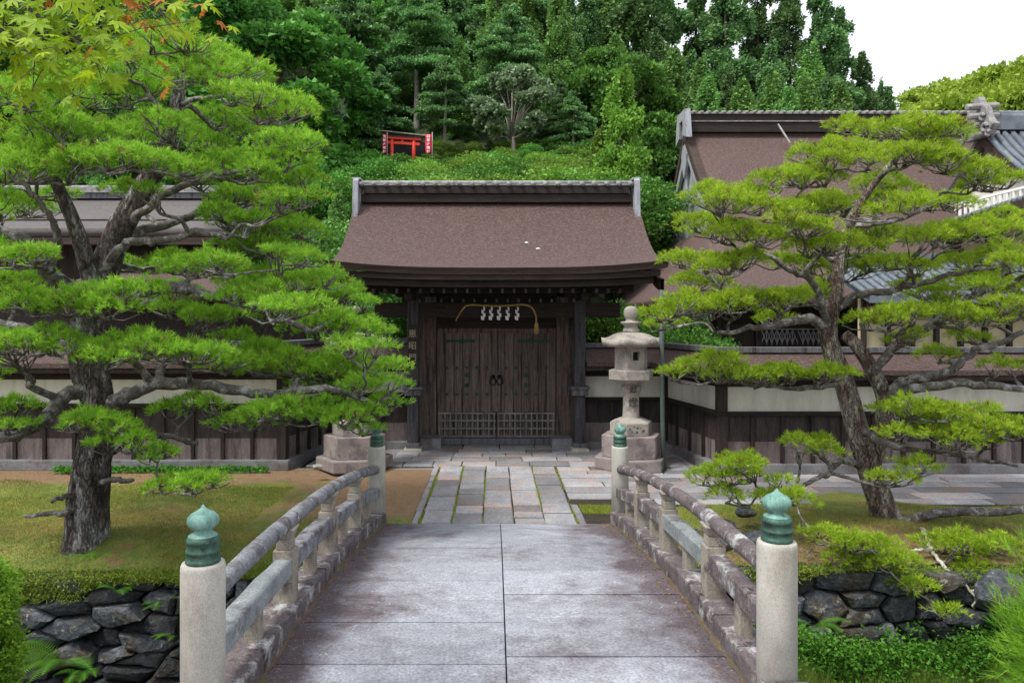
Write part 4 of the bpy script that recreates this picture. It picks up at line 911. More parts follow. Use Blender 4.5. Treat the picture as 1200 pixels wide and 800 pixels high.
def garden_pine(name,label,base,trunk,limbs,pads,M1,leaf,seed,ML,dens=420,rzk=.50,deadlimbs=(),Dr=1.6,cx=0):
    rng=np.random.default_rng(seed); random.seed(seed)
    O=Vector(base); e=empty(name,O,label,'tree')
    nodes=[]      # (point, radius) for attaching
    b=MB(O)
    for (pts,r0,r1) in trunk:
        P=spline([at(*p) for p in pts],8); R=lerp_r(r0,r1,len(P)) if not isinstance(r0,list) else list(np.interp(np.linspace(0,1,len(P)),np.linspace(0,1,len(r0)),r0))
        if pts is trunk[0][0]: R=[r*(1+.5*math.exp(-i*.6)) for i,r in enumerate(R)]
        b.trunk(P,R); nodes+=list(zip(P,R))
    b.build('trunk',M1,e)
    for (pts,r0,r1) in limbs:
        b=MB(O); P=spline([at(*p) for p in pts],6); P=[P[0]]+[p+Vector((random.uniform(-1,1),random.uniform(-1,1),random.uniform(-1,1)))*.018 for p in P[1:]]
        R=lerp_r(r0,r1,len(P)); b.tube(P,R,12,.12); b.build('limb',ML,e); nodes+=list(zip(P,R))
    for (pts,r0,r1,mm) in deadlimbs:
        b=MB(O); P=spline([at(*p) for p in pts],6); P=[P[0]]+[p+Vector((random.uniform(-1,1),random.uniform(-1,1),random.uniform(-1,1)))*.014 for p in P[1:]]
        b.tube(P,lerp_r(r0,r1,len(P)),8,.15); b.build('dead_limb',mm,e)
    tw=MB(O); Ts=[];ts=[]; small=[]
    for q in pads:          # every layer is made of a few smaller sprays at slightly different heights
        if q[2]<24: small.append(q); continue
        k=3 if q[2]>=32 else 2; a0=rng.uniform(0,2*PI)
        u=min(1,abs(q[0]-cx)/330); D=q[3] if len(q)>3 else base[1]+(Dr*math.sqrt(1-u*u*.9)+.15)*rng.uniform(.25,1)*(1 if rng.random()<.5 else -1)
        for i in range(k):
            a=a0+2*PI*i/k+rng.uniform(-.3,.3); rr=q[2]*rng.uniform(.48,.64); off=q[2]-rr*.75
            small.append((q[0]+math.cos(a)*off*1.05, q[1]+rng.uniform(-.20,.20)*q[2], rr*rng.uniform(.95,1.15), max(6.6,D+math.sin(a)*off*D/F*1.1)))
    for q in small:
        px,py,rp=q[:3]
        if len(q)>3: D=q[3]
        else:
            u=min(1,abs(px-cx)/330); D=base[1]+ (Dr*math.sqrt(1-u*u*.9)+.15)*rng.uniform(.25,1)*(1 if rng.random()<.5 else -1)
            if D<6.6: D=6.6
        c=at(px,py,D); rx=rp*D/F*1.15; ry=rx*rng.uniform(.8,1.15); rz=max(.07,rx*rzk*1.15)
        c=c-Vector((0,0,rz*.25))
        P,d,t,(a,r)=pad(c,rx,ry,rz,rng,dens*1.8)
        T,tt=needle_tufts(P,d,13,.052,.0033,rng,t,1.0); Ts.append(T); ts.append(tt)
        # a branch from the nearest limb into the pad, then fanning twigs
        anc=c-Vector((0,0,rz*.35+.03))
        best=min(nodes,key=lambda nr:(nr[0]-anc).length+(.6 if nr[0].z>anc.z+.05 else 0)+ .5*max(0,.02-nr[1])*50*.3)
        s,rs=best; dv=anc-s; L=dv.length
        mid1=s+dv*.33+Vector((random.uniform(-.1,.1),random.uniform(-.1,.1),random.uniform(-.05,.10)))*min(1,L)
        mid2=s+dv*.68+Vector((random.uniform(-.1,.1),random.uniform(-.1,.1),random.uniform(-.10,.04)))*min(1,L)
        BP=spline([s,mid1,mid2,anc],6); r0=min(rs*.75,.012+.022*L+.012); BR=lerp_r(r0,.012,len(BP)); tw.tube(BP,BR,7,.15); nodes+=list(zip(BP[4:],BR[4:]))
        k=int(5+rx*12); ids=rng.integers(0,len(P),k)
        for i in ids:
            tgt=Vector(P[i])-Vector((0,0,.03)); st=BP[random.randrange(len(BP)-9,len(BP))]
            m=(st+tgt)/2+Vector((random.uniform(-.05,.05),random.uniform(-.05,.05),-random.uniform(0,.05)))
            tw.tube([st,m,tgt],[.010,.007,.004],5,.1)
    tw.build('twigs',ML,e)
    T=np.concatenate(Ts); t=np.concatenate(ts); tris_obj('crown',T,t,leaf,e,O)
    return e
LD=8.15
Ltr=[([(100,652,LD),(102,600,LD),(108,545,LD),(116,480,LD+.02),(104,430,LD+.05),(100,395,LD+.05),(112,345,LD+.05),(122,312,LD+.1)],[.225,.21,.185,.16,.185,.165,.155,.145],.17),
     ([(122,318,LD+.1),(140,270,LD+.2),(172,215,LD+.3),(196,170,LD+.3),(208,120,LD+.3),(214,85,LD+.3),(218,60,LD+.3)],.155,.03),
     ([(110,335,LD),(98,295,LD-.1),(84,255,LD-.2),(62,205,LD-.3),(44,160,LD-.4),(30,130,LD-.5)],.10,.025)]
Llm=[([(128,478,LD),(150,462,LD-.2),(185,449,LD-.3),(250,452,LD-.3),(320,462,LD-.2),(390,456,LD-.1),(440,474,LD)],.085,.03),
     ([(108,452,LD),(72,466,LD-.2),(52,492,LD-.3),(10,512,LD-.3),(-40,518,LD-.3)],.085,.05),
     ([(118,500,LD),(165,512,LD-.4),(200,512,LD-.5),(232,520,LD-.5)],.05,.02),
     ([(120,345,LD),(165,340,LD-.1),(210,338,LD-.2),(262,350,LD-.2),(310,362,LD-.2),(365,388,LD-.1)],.085,.03),
     ([(118,320,LD),(150,284,LD-.15),(185,284,LD-.3),(230,272,LD-.4),(270,280,LD-.4)],.055,.025),
     ([(150,262,LD+.2),(195,228,LD+.1),(245,207,LD),(290,200,LD)],.055,.02),
     ([(88,340,LD),(55,318,LD-.3),(38,288,LD-.4),(0,272,LD-.4),(-40,270,LD-.4)],.08,.05),
     ([(60,318,LD-.3),(68,285,LD-.4),(60,255,LD-.5),(40,228,LD-.6),(10,205,LD-.6)],.045,.02),
     ([(205,125,LD+.3),(240,114,LD+.2),(285,112,LD+.1)],.03,.014),
     ([(200,150,LD+.3),(165,100,LD),(130,92,LD-.1)],.03,.012),
     ([(100,420,LD),(60,395,LD+.3),(10,380,LD+.5),(-40,372,LD+.5)],.07,.04),
     ([(140,275,LD+.2),(200,262,LD+.7),(260,240,LD+1.1),(330,232,LD+1.2)],.06,.025)]
Lpd=[(200,42,42),(238,60,38),(168,60,38),(272,84,42),(130,78,42,8.4),(215,84,46),(60,98,50),(108,108,42),(18,112,40),(160,106,42),(288,110,38),(322,132,40),(340,168,38),(250,142,42),(90,150,50,7.2),(180,150,48,7.8),(30,162,46),
 (60,190,54,7.0),(132,185,48,7.0),(200,192,42,7.2),(250,196,44),(308,192,48),(345,206,32),(290,226,42),(338,236,38),(0,200,40),(165,218,24,7.4),
 (270,254,40),(336,264,40),(300,287,44),(348,298,34),(32,300,32),(165,312,24,9.4),(216,302,36),(150,222,22,9.2),(68,226,18,9.2),
 (244,312,42),(300,326,46),(356,332,42),(392,346,34),(330,356,42),(104,352,46,7.0),(150,346,40,7.1),(56,356,44,7.1),(18,350,38),(386,382,44),(425,384,34),(250,370,36),
 (30,402,54),(104,412,46,7.0),(160,402,44,7.1),(200,410,44,7.2),(245,418,44,7.3),(300,408,46),(350,424,44),(406,420,46),(434,446,34,8.2),
 (444,474,30,8.3),(400,482,38,8.0),(345,478,42,7.8),(292,490,38,7.6),(235,470,28,7.6),(200,478,20,7.7),(122,494,38,7.2),(92,492,30,7.2),(148,514,34,7.2),(185,530,22,7.2),(8,470,30,7.6),(22,498,26,7.5),(215,562,36,7.1),(250,560,14,7.1),(425,500,20,8.3),(0,330,40),(0,402,36),(-30,240,50),(-30,300,50),(-40,160,50),(-40,440,40),
 (60,130,44,9.4),(260,160,40),(140,160,44,9.3),(310,360,40,9.4),(290,345,38,7.4),(215,365,38,9.5),(20,245,40,9.4),(20,320,40,9.4),(280,430,42,8.6),(330,435,42,8.8),(385,440,40,8.8),(200,345,36,9.6),(410,355,30),(420,405,36),(455,430,22,8.4)]
Ldead=[([(98,592,LD),(78,600,LD-.25),(30,604,LD-.35)],.045,.02,M['limbbark']),([(98,585,LD),(75,582,LD-.25),(60,587,LD-.3)],.035,.02,M['limbbark']),([(112,566,LD),(135,562,LD-.25),(157,563,LD-.3)],.04,.022,M['limbbark'])]
base=at(100,655,LD)
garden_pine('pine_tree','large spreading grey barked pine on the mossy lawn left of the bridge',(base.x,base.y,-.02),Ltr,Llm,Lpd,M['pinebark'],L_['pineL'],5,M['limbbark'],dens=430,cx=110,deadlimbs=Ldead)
RD=9.1
Rtr=[([(1042,618,RD),(1032,588,RD),(1018,545,RD),(1003,495,RD),(990,450,RD),(975,410,RD),(972,382,RD),(980,345,RD),(984,300,RD+.1),(996,262,RD+.1),(1015,228,RD+.1),(1045,190,RD+.1),(1065,155,RD+.1)],.165,.02),
     ([(1022,545,RD),(1034,500,RD-.05),(1036,465,RD-.1),(1020,430,RD-.1),(1004,405,RD-.1),(990,392,RD)],.10,.07)]
Rlm=[([(975,388,RD),(950,374,RD-.1),(915,378,RD-.2),(880,384,RD-.3),(840,392,RD-.3)],.075,.02),
     ([(1034,470,RD-.1),(1052,450,RD-.2),(1090,440,RD-.3),(1120,430,RD-.3),(1140,412,RD-.3),(1170,402,RD-.3),(1210,384,RD-.3)],.065,.03),
     ([(1046,462,RD-.1),(1085,452,RD-.5),(1130,450,RD-.6),(1210,455,RD-.7)],.06,.04),
     ([(982,360,RD),(1005,345,RD-.1),(1040,342,RD-.2),(1085,330,RD-.2),(1130,318,RD-.2),(1180,312,RD-.1)],.055,.02),
     ([(1020,440,RD-.1),(1045,410,RD-.3),(1085,385,RD-.5),(1115,362,RD-.6),(1150,342,RD-.6),(1205,325,RD-.6)],.06,.03),
     ([(1010,545,RD),(985,540,RD-.3),(968,556,RD-.4),(940,568,RD-.5),(905,578,RD-.6)],.045,.018),
     ([(1036,612,RD),(1062,610,RD-.2),(1110,600,RD-.3),(1210,598,RD-.3)],.075,.045),
     ([(1005,500,RD),(1040,520,RD-.4),(1100,530,RD-.6),(1190,545,RD-.7)],.05,.02),
     ([(974,395,RD),(955,335,RD-.2),(930,320,RD-.3),(900,300,RD-.3),(860,290,RD-.3)],.05,.018),
     ([(984,310,RD+.1),(950,285,RD),(925,255,RD-.1),(900,245,RD-.1)],.035,.014),
     ([(995,265,RD+.1),(1030,262,RD),(1070,250,RD),(1110,225,RD)],.035,.014),
     ([(985,450,RD),(940,455,RD-.3),(900,452,RD-.4),(850,448,RD-.4),(810,450,RD-.4)],.03,.012)]
Rpd=[(1070,143,34),(1104,152,32),(1040,160,36),(1007,152,34),(966,176,34),(1000,185,38),(1050,184,38),(1090,178,34),(1135,194,40),(1160,214,34),(921,202,36),(950,210,34),(850,230,38),(884,220,30),(910,242,38),(960,238,36),(985,244,38),(1060,242,38),(1020,236,30),(1100,236,38),
 (831,266,36),(884,274,38),(966,282,38),(922,270,30),(1022,276,36),(1097,282,42),(1135,270,36),(1172,268,40),(1200,258,36),(809,302,38),(850,306,36),(900,300,30),(985,313,38),(940,308,28),(1060,310,36),(1025,305,28),(1135,308,40),(1190,302,40),
 (797,360,38),(835,356,38),(872,352,38),(945,346,34),(910,350,32),(1022,378,30,8.2),(1062,368,34,8.2),(1100,360,32),(1135,372,36,8.2),(1185,362,38,8.2),(820,330,32),(1190,340,30),(1150,335,26),(780,375,24),
 (798,436,26,8.7),(835,425,34,8.7),(868,440,36,8.6),(910,436,32,8.5),(948,440,30,8.5),(975,436,22,8.4),(1050,478,30,8.3),(1092,480,40,8.2),(1120,505,38,8.1),(1165,505,38,8.0),(1195,500,30,8.0),(1065,505,30,8.2),(1140,480,30,8.2),(1045,560,24,8.2),(1075,545,22,8.2),
 (948,520,28,8.6),(968,528,18,8.6),(865,542,34,8.3),(840,556,30,8.3),(895,560,28,8.3),(850,578,20,8.3),(930,585,26,8.2),(905,582,22,8.2),
 (985,630,34,7.6),(1020,642,34,7.5),(1045,660,32,7.4),(1072,682,24,7.3),(1000,655,30,7.5),(1120,632,34,7.8),(1155,642,34,7.7),(1135,665,22,7.6),(1110,715,16,7.0),(1090,480,30,8.9),(1180,430,30,8.4),(1140,395,26,9.3),(1100,415,22,9.3),(1040,215,36),(940,262,34),(1000,290,36),(1090,335,36),(1160,330,34),(905,375,26,9.4),(1060,395,26,8.5)]
Rdead=[([(1078,616,RD-.3),(1088,632,RD-1.0),(1092,645,RD-1.3),(1112,668,RD-1.6),(1140,694,RD-1.7),(1141,712,RD-1.7)],.028,.010,M['deadwood']),
       ([(1092,645,RD-1.3),(1070,646,RD-1.4),(1058,655,RD-1.4)],.022,.010,M['deadwood']),([(1138,692,RD-1.7),(1150,690,RD-1.7),(1163,712,RD-1.8)],.013,.006,M['deadwood'])]
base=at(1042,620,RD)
garden_pine('pine_tree','smaller leaning pine with bright green pads on the bank right of the bridge',(base.x,base.y,0),Rtr,Rlm,Rpd,M['rootbark'],L_['pineR'],9,M['limbbark'],dens=430,cx=1000,Dr=1.1,rzk=.50,deadlimbs=Rdead)

# ------------------------------------------------------------------ hillside trees
def leaf_tris(P,d,size,rng,asp=.45,jit=.6):
    n=len(P); d=unit(d+rng.normal(0,jit,(n,3))); s=unit(np.cross(d,rng.normal(0,1,(n,3)))); L=size*rng.uniform(.6,1.35,(n,1)); 
    return np.stack([P-s*L*asp,P+s*L*asp,P+d*L],1)
def conifer(name,mat_,h,r,nbr,nleaf,leaf,rng,up=.25,droop=.5,zb=.12,prof=lambda u:1-u,bark=M['farbark'],flat=.10,clump=0):
    root=bpy.data.objects.new(name,None); C.objects.link(root)
    b=MB(); b.tube(spline([(0,0,-.4),(.05,.03,h*.3),(-.04,.02,h*.65),(0,0,h*.97)],4),lerp_r(h*.018+.04,.02,13),7); b.build('trunk',bark,root)
    u=rng.uniform(0,1,nbr)**.85; ang=rng.uniform(0,2*PI,nbr); L=r*prof(u)*rng.uniform(.6,1.25,nbr)+.12; z0=h*(zb+(1-zb)*u)
    wts=(L+.3)/np.sum(L+.3); bi=rng.choice(nbr,nleaf,p=wts); s=rng.uniform(.12,1,nleaf)**.75
    ll=L[bi]; ca,sa=np.cos(ang[bi]),np.sin(ang[bi])
    lat=rng.normal(0,1,nleaf)*(.16*ll*(1-.5*s)+.05); zz=z0[bi]+up*ll*s-droop*ll*s*s+rng.normal(0,flat,nleaf)-np.abs(rng.normal(0,flat*.6,nleaf))
    P=np.stack([ca*ll*s-sa*lat,sa*ll*s+ca*lat,zz],1)
    d=np.stack([ca,sa,np.full(nleaf,up-1.6*droop*.6)],1)
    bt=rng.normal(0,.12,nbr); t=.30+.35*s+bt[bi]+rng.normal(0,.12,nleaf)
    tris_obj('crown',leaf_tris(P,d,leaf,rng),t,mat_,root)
    return root
def roundtree(name,mat_,h,r,nc,nleaf,leaf,rng,zb=.35,bark=M['palebark'],cr=.28,updir=.6):
    root=bpy.data.objects.new(name,None); C.objects.link(root)
    b=MB(); b.tube(spline([(0,0,-.4),(.1,.05,h*.25),(-.05,.05,h*.5),(0,0,h*.8)],4),lerp_r(h*.02+.04,.03,13),7,.1)
    cen=[]
    for i in range(nc):
        th=rng.uniform(0,2*PI); uu=rng.uniform(-.75,1); rr=math.sqrt(max(0,1-uu*uu))*rng.uniform(.6,1)
        c=np.array([math.cos(th)*rr*r, math.sin(th)*rr*r, h*(zb+1)/2+uu*h*(1-zb)/2*.92]); cen.append(c)
        if i%2==0: b.tube([(0,0,h*.35),tuple(c*np.array([.45,.45,.8])),tuple(c)],[.05,.035,.01],5,.1)
    b.build('trunk',bark,root)
    cen=np.array(cen); bi=rng.integers(0,nc,nleaf); d=unit(rng.normal(0,1,(nleaf,3))+np.array([0,0,updir])); rad=r*cr*rng.uniform(.55,1,(nleaf,1))*rng.uniform(.7,1.3,(nc,1))[bi]
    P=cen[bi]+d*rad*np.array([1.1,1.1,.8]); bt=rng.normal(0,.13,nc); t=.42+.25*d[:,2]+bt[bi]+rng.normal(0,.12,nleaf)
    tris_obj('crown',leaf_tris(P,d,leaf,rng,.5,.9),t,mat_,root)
    return root
rg=np.random.default_rng(77)
PR={}
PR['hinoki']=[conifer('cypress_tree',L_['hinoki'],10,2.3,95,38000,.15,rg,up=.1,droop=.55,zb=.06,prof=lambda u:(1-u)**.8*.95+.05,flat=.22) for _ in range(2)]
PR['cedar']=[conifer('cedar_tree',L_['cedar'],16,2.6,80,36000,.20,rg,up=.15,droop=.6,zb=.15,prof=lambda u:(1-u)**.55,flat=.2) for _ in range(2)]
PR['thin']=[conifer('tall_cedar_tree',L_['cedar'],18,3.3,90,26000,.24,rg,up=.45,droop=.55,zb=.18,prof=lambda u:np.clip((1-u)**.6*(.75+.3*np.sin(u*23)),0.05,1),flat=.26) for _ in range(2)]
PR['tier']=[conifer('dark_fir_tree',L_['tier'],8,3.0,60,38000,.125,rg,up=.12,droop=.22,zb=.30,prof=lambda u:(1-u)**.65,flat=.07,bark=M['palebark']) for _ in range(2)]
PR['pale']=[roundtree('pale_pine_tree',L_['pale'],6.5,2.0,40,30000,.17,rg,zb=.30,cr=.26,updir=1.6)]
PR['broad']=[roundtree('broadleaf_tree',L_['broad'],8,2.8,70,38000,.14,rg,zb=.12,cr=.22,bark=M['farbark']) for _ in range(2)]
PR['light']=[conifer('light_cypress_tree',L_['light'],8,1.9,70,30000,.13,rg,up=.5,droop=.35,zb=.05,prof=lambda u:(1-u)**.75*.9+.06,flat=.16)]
PR['shrub']=[roundtree('shrub',L_['broad'],2.4,1.5,34,20000,.06,rg,zb=.0,cr=.34,bark=M['farbark']),roundtree('shrub',L_['light'],2.2,1.6,34,20000,.06,rg,zb=.0,cr=.34,bark=M['farbark'])]
GRP={'hinoki':('cypress_tree','dense mid green cypress among others in the hillside wood','cypress trees in the hillside wood'),
     'cedar':('cedar_tree','dark tall pointed cedar standing high in the hillside wood','cedar trees in the hillside wood'),
     'thin':('tall_cedar_tree','tall ragged cedar on skyline with sky showing through its branches','ragged cedars along the skyline'),
     'tier':('dark_fir_tree','dark fir with flat layered branches on the hillside','layered firs on the hillside'),
     'broad':('broadleaf_tree','bushy rich green broadleaf tree on the hillside','broadleaf trees on the hillside'),
     'light':('light_cypress_tree','light green loose cypress on the lower slope','light green cypresses on the lower slope'),
     'pale':('pale_pine_tree','grey green fluffy pine on the hillside','pale pines on the hillside'),
     'shrub':('shrub','rounded green shrub on the slope below the wood','shrubs on the slope')}
used=set(); py_mix=random.Random(91)
def plant(kind,x,y,h,label=None,z=None,wide=1.0,var=None,nogroup=False):
    L=PR[kind]; src=L[var if var is not None else random.randrange(len(L))]
    if src.name in used: o=copy_tree(src)
    else: o=src; used.add(src.name)
    h0={'hinoki':10,'cedar':16,'thin':18,'tier':8,'pale':6.5,'broad':8,'light':8,'shrub':2.3}[kind]; s=h/h0
    o.location=(x,y,(float(ground(x,y)) if z is None else z)-.1); o.rotation_euler=(0,0,random.uniform(0,6.28)); o.scale=(s*wide,s*wide,s)
    nm,lb,gp=GRP[kind]; o['category']='shrub' if kind=='shrub' else 'tree'
    if label: o['label']=label
    else: o['label']=lb; o['group']=gp
    if label and 'group' in o: del o['group']
    return o
random.seed(17)
placed=[]
def far(x,y,d): return all((x-a)**2+(y-c)**2>d*d for a,c in placed)
def plant_px(kind,px,pytop,D,label=None,wide=1.0,var=None):
    x=(px-HX)*D/F; zt=EYE-(pytop-HY)*D/F; zg=float(ground(x,D)); zt=zg+(zt-zg)*(.9 if kind=='shrub' else 1)
    if kind=='shrub' and py_mix.random()<.35: kind=py_mix.choice(['light','hinoki','broad','tier'])
    if kind=='shrub' and zt-zg>4: kind='light' if var==1 else 'hinoki'; wide*=1.2
    placed.append((x,D)); return plant(kind,x,D,max(1.2,zt-zg),label,None,wide,var)
# those that can be told apart
plant_px('tier',522,66,37,'broad dark layered fir rising just right of the red shrine gateway',1.05,0)
plant_px('pale',600,82,36,'grey green fluffy pine right of the layered fir above the gate roof',1.15,0)
plant_px('light',728,85,29,'light green pointed cypress beside the hall gable',.85,0)
plant_px('tier',655,92,38,'dark fir between the fluffy pine and the light green cypress',.9,1)
plant_px('pale',345,90,34,'pale blue green pine beside the left pine crown',.95,0)
plant_px('broad',300,8,34,'large bushy rich green tree above the left pine crown',1.35,0)
plant_px('broad',362,185,27,'round leafy tree left of the gate roof',.8,1)
plant_px('tier',412,70,38,'dark fir just left of the red shrine gateway',1.0,1)
plant_px('light',703,150,30,None,.8,0)
plant_px('tier',672,105,36,'pale trunked fir left of the light green cypress',.9,0)
plant_px('tier',560,20,46,'dark fir high behind the shrine gateway',1.0,0)
for px,t,D in ((790,60,44),(830,92,42),(870,95,42),(905,85,44),(945,92,42),(985,95,43),(820,70,46),(925,100,42)): plant_px('hinoki',px,t,D,None,1.0)
for px,t,D in ((775,-60,54),(815,-40,55),(850,-60,53),(888,-30,55),(925,-45,54),(962,-25,54),(985,10,55),(1010,62,56),(1036,96,58),(755,-80,52)): plant_px('thin',px,t,D,None,1.0)
for px,t,D in ((395,205,24),(385,240,22.5),(400,255,22.2)): plant_px('shrub',px,t,D)
for px,t,D in ((440,184,32),(466,183,32.5),(482,185,31),(500,184,32.5),(515,182,33),(535,176,34),(570,176,34),(610,176,34),(640,174,34),(430,176,34),(445,178,33),(545,170,37),(575,168,37.5),(605,168,37.5),(635,166,37.5),(655,165,37),(690,160,37),(515,172,37),(590,172,35),(625,170,35),(665,168,35),(555,178,32),(522,188,31),(550,182,31),(585,186,30),(620,184,31),(650,180,31),(685,188,30),(720,190,29),(540,196,27),(600,197,27),(660,198,27),(470,204,27),(700,200,26),(425,202,28)): plant_px('shrub',px,t,D,None,1.3)
n=0
for _ in range(4000):
    D=random.uniform(39.5,76); px=random.uniform(-60,1010); x=(px-HX)*D/F; y=D
    if px>735 and (D<42 or D>50): continue
    if D<34 and 440<px<520: continue
    if abs((px-475))<45 and D<38: continue
    if not far(x,y,2.5 if D<50 else 3.2): continue
    placed.append((x,y))
    if D<42: kind=random.choice(['hinoki','tier','broad','tier','light','hinoki']); h=random.uniform(5.5,8.5)
    elif D<52: kind=random.choice(['hinoki','cedar','hinoki','tier','broad']); h=random.uniform(8,12)
    else: kind=random.choice(['cedar','hinoki','cedar']); h=random.uniform(12,17)
    if px>780: kind=random.choice(['hinoki','cedar']); h=min(h,11)
    plant(kind,x,y,h); n+=1
    if n>170: break
# behind the wall left and right: low greenery beside the gate
for px,t,D,k in ((700,345,17.5,'shrub'),(725,350,18,'shrub'),(752,352,17.5,'shrub'),(738,348,18.5,'shrub'),(450,350,17.5,'shrub'),(425,345,18,'shrub')): plant_px(k,px,t,D,None,1.0,1 if px%2 else 0)
# unused prototypes go away
for L in PR.values():
    for o in L:
        if o.name not in used:
            for c in list(o.children): bpy.data.objects.remove(c)
            bpy.data.objects.remove(o)
# ------------------------------------------------------------------ far sunlit hill
b=MB(); rows=[]
def fh(x,y):
    return np.clip((x-38)*1.25,0,30.5)*(120/np.maximum(y,120))**-.9*.97+ np.clip((x-66)*(120/y),0,200)*.42+1.3*np.sin(x*.21+1)+.8*np.sin(x*.5)
HXs=np.linspace(40,260,40); HYs=np.linspace(100,230,14)
b.grid([[(x,y,fh(x,y)-2-(6 if j in(0,) else 0)) for x in HXs] for j,y in enumerate(HYs)]); tag(b.build('far_hill',M['forest']),'far sunlit hill',kind='structure')
rng=np.random.default_rng(4); Ts=[];ts=[]
for i in range(900):
    x=rng.uniform(50,125); y=rng.uniform(108,165); z=float(fh(x,y)); rr=rng.uniform(1.8,3.4); m=170
    d=unit(rng.normal(0,1,(m,3))+np.array([0,-.4,.6])); P=np.array([x,y,z+1])+d*rr*np.array([1,1,1.1])*rng.uniform(.8,1.05,(m,1))
    Ts.append(leaf_tris(P,d,.75,rng,.5,1.0)); ts.append(.5+.25*d[:,2]+rng.normal(0,.13)+rng.normal(0,.12,m))
tag(tris_obj('far_wood',np.concatenate(Ts),np.concatenate(ts),L_['farhill']),'bright green wood covering the far hill','wood',kind='stuff')

# ------------------------------------------------------------------ red shrine gateway with banners
D0=35.; p0=at(478,186,D0); gzt=float(ground(p0.x,D0)); 
tz=lambda py: EYE-(py-HY)*D0/F
tx=lambda px: (px-HX)*D0/F
to=empty('shrine_gateway',(tx(478),D0,tz(200)),'small vermilion shrine gateway among the hillside trees','gateway')
TOO=to.location
b=MB(TOO)
for px in (459,484.5):
    b2=MB(TOO); b2.tube([(tx(px),D0,tz(202)),(tx(px)+.02,D0,tz(162))],.085,10); b2.build('pillar',M['red'],to)
b2=MB(TOO); b2.bar((tx(452),D0,tz(161)),(tx(494),D0,tz(163.5)),.2,.16); b2.build('top_beam',M['red'],to,bevel=.02)
b2=MB(TOO); b2.bar((tx(451.5),D0,tz(159.3)),(tx(495),D0,tz(162)),.26,.06); b2.build('beam_cap',M['iron'],to)
b2=MB(TOO); b2.bar((tx(453.5),D0-.01,tz(167)),(tx(492),D0-.01,tz(169.5)),.12,.13); b2.build('tie_beam',M['red'],to,bevel=.01)
b2=MB(TOO); b2.bar((tx(471.5),D0,tz(168)),(tx(471.5),D0,tz(162.5)),.12,.08,(0,1,0)); b2.build('strut',M['red'],to)
for px,lab,w in ((450.5,'red and white banner left of the shrine gateway',2.2),(502,'red banner with white writing right of the shrine gateway',3.6)):
    e=empty('banner',(tx(px),D0-.5,tz(200)),lab,'banner'); O=e.location
    f=(D0-.5)/D0; X=tx(px)*f; z1=EYE-(157.5-HY)*(D0-.5)/F; z0=EYE-(180-HY)*(D0-.5)/F
    b2=MB(O); b2.tube([(X+w*.04+.04,D0-.5,z0-.8),(X+w*.04+.04,D0-.5,z1+.1)],.02,8); b2.build('banner_pole',M['palebark'],e)
    b2=MB(O); hw=w*D0/F; b2.grid([[(X+u*hw,D0-.5+.03*math.sin(u*3+k),z0+(z1-z0)*k/6) for u in np.linspace(-1,1,7)] for k in range(7)]); cl=b2.build('cloth',M['banner'],e,solid=.006)
    for k,ch in enumerate('稲荷大明神'): text('lettering',ch,.15 if w>3 else .13,M['whitepaint'],cl,(X-O.x,-.06,z1-O.z-.12-.175*k),ext=.004,off=.004)
sb=empty('shrine_shelter',(tx(478),D0+2,tz(200)),'weathered beam and dark shelter behind the shrine gateway','shelter')
b=MB(sb.location); f=(D0+1.2); b.bar(at(447,154.5,f),at(503,160.5,f),.5,.06); b.build('roof_edge',M['palebark'],sb)
b=MB(sb.location); q=at(475,180,f+.6); b.box(q.x-.95,q.x+.95,f+.5,f+1.4,q.z-1.2,q.z+.55); b.build('wall',M['iron'],sb)  # near-black block stands in for the shade inside the shelter

# ------------------------------------------------------------------ moss, grass, weeds, ferns
rng=np.random.default_rng(31)
def blades(n,xr,yr,h,w,cond,zoff=0,lean=.4):
    x=rng.uniform(*xr,n); y=rng.uniform(*yr,n); k=cond(x,y); x,y=x[k],y[k]; z=ground(x,y)+zoff; m=len(x)
    P=np.stack([x,y,z],1); d=unit(np.stack([rng.normal(0,lean,m),rng.normal(0,lean,m),np.ones(m)],1)); s=unit(np.cross(d,rng.normal(0,1,(m,3)))); H=h*rng.uniform(.5,1.3,(m,1))
    return np.stack([P-s*w,P+s*w,P+d*H],1)
def patch(x,y): return np.sin(x*1.9+.7*np.sin(y*2.1))+np.sin(y*2.7+x*.8)+.7*np.sin(x*5.3+y*4.1)
def lawn(x,y): return (~((x>-3.0)&(y>8.95+.25*np.sin(x*5))&(x<-.9)&(rng.random(len(x))<.93)))&(~((y>11.3+.3*np.sin(x*2.3))&(x<-1)&(rng.random(len(x))<.9)))&(patch(x,y)+rng.normal(0,1.2,len(x))>-1.3)
T=blades(150000,(-9,-1.05),(7.6,12.3),.028,.0035,lawn); tag(tris_obj('moss',T,.45+.12*patch(T[:,0,0],T[:,0,1])+rng.normal(0,.17,len(T)),L_['mosst']),'short moss and grass on the left lawn','moss',kind='stuff')
T=blades(90000,(1.75,11),(7.6,9.93),.03,.0035,lambda x,y:(patch(x*1.3,y*1.2)+rng.normal(0,.9,len(x))>-.6)); tag(tris_obj('moss',T,.42+.1*patch(T[:,0,0],T[:,0,1])+rng.normal(0,.17,len(T)),L_['mosst']),'short moss on the bank under the right pine','moss',kind='stuff')
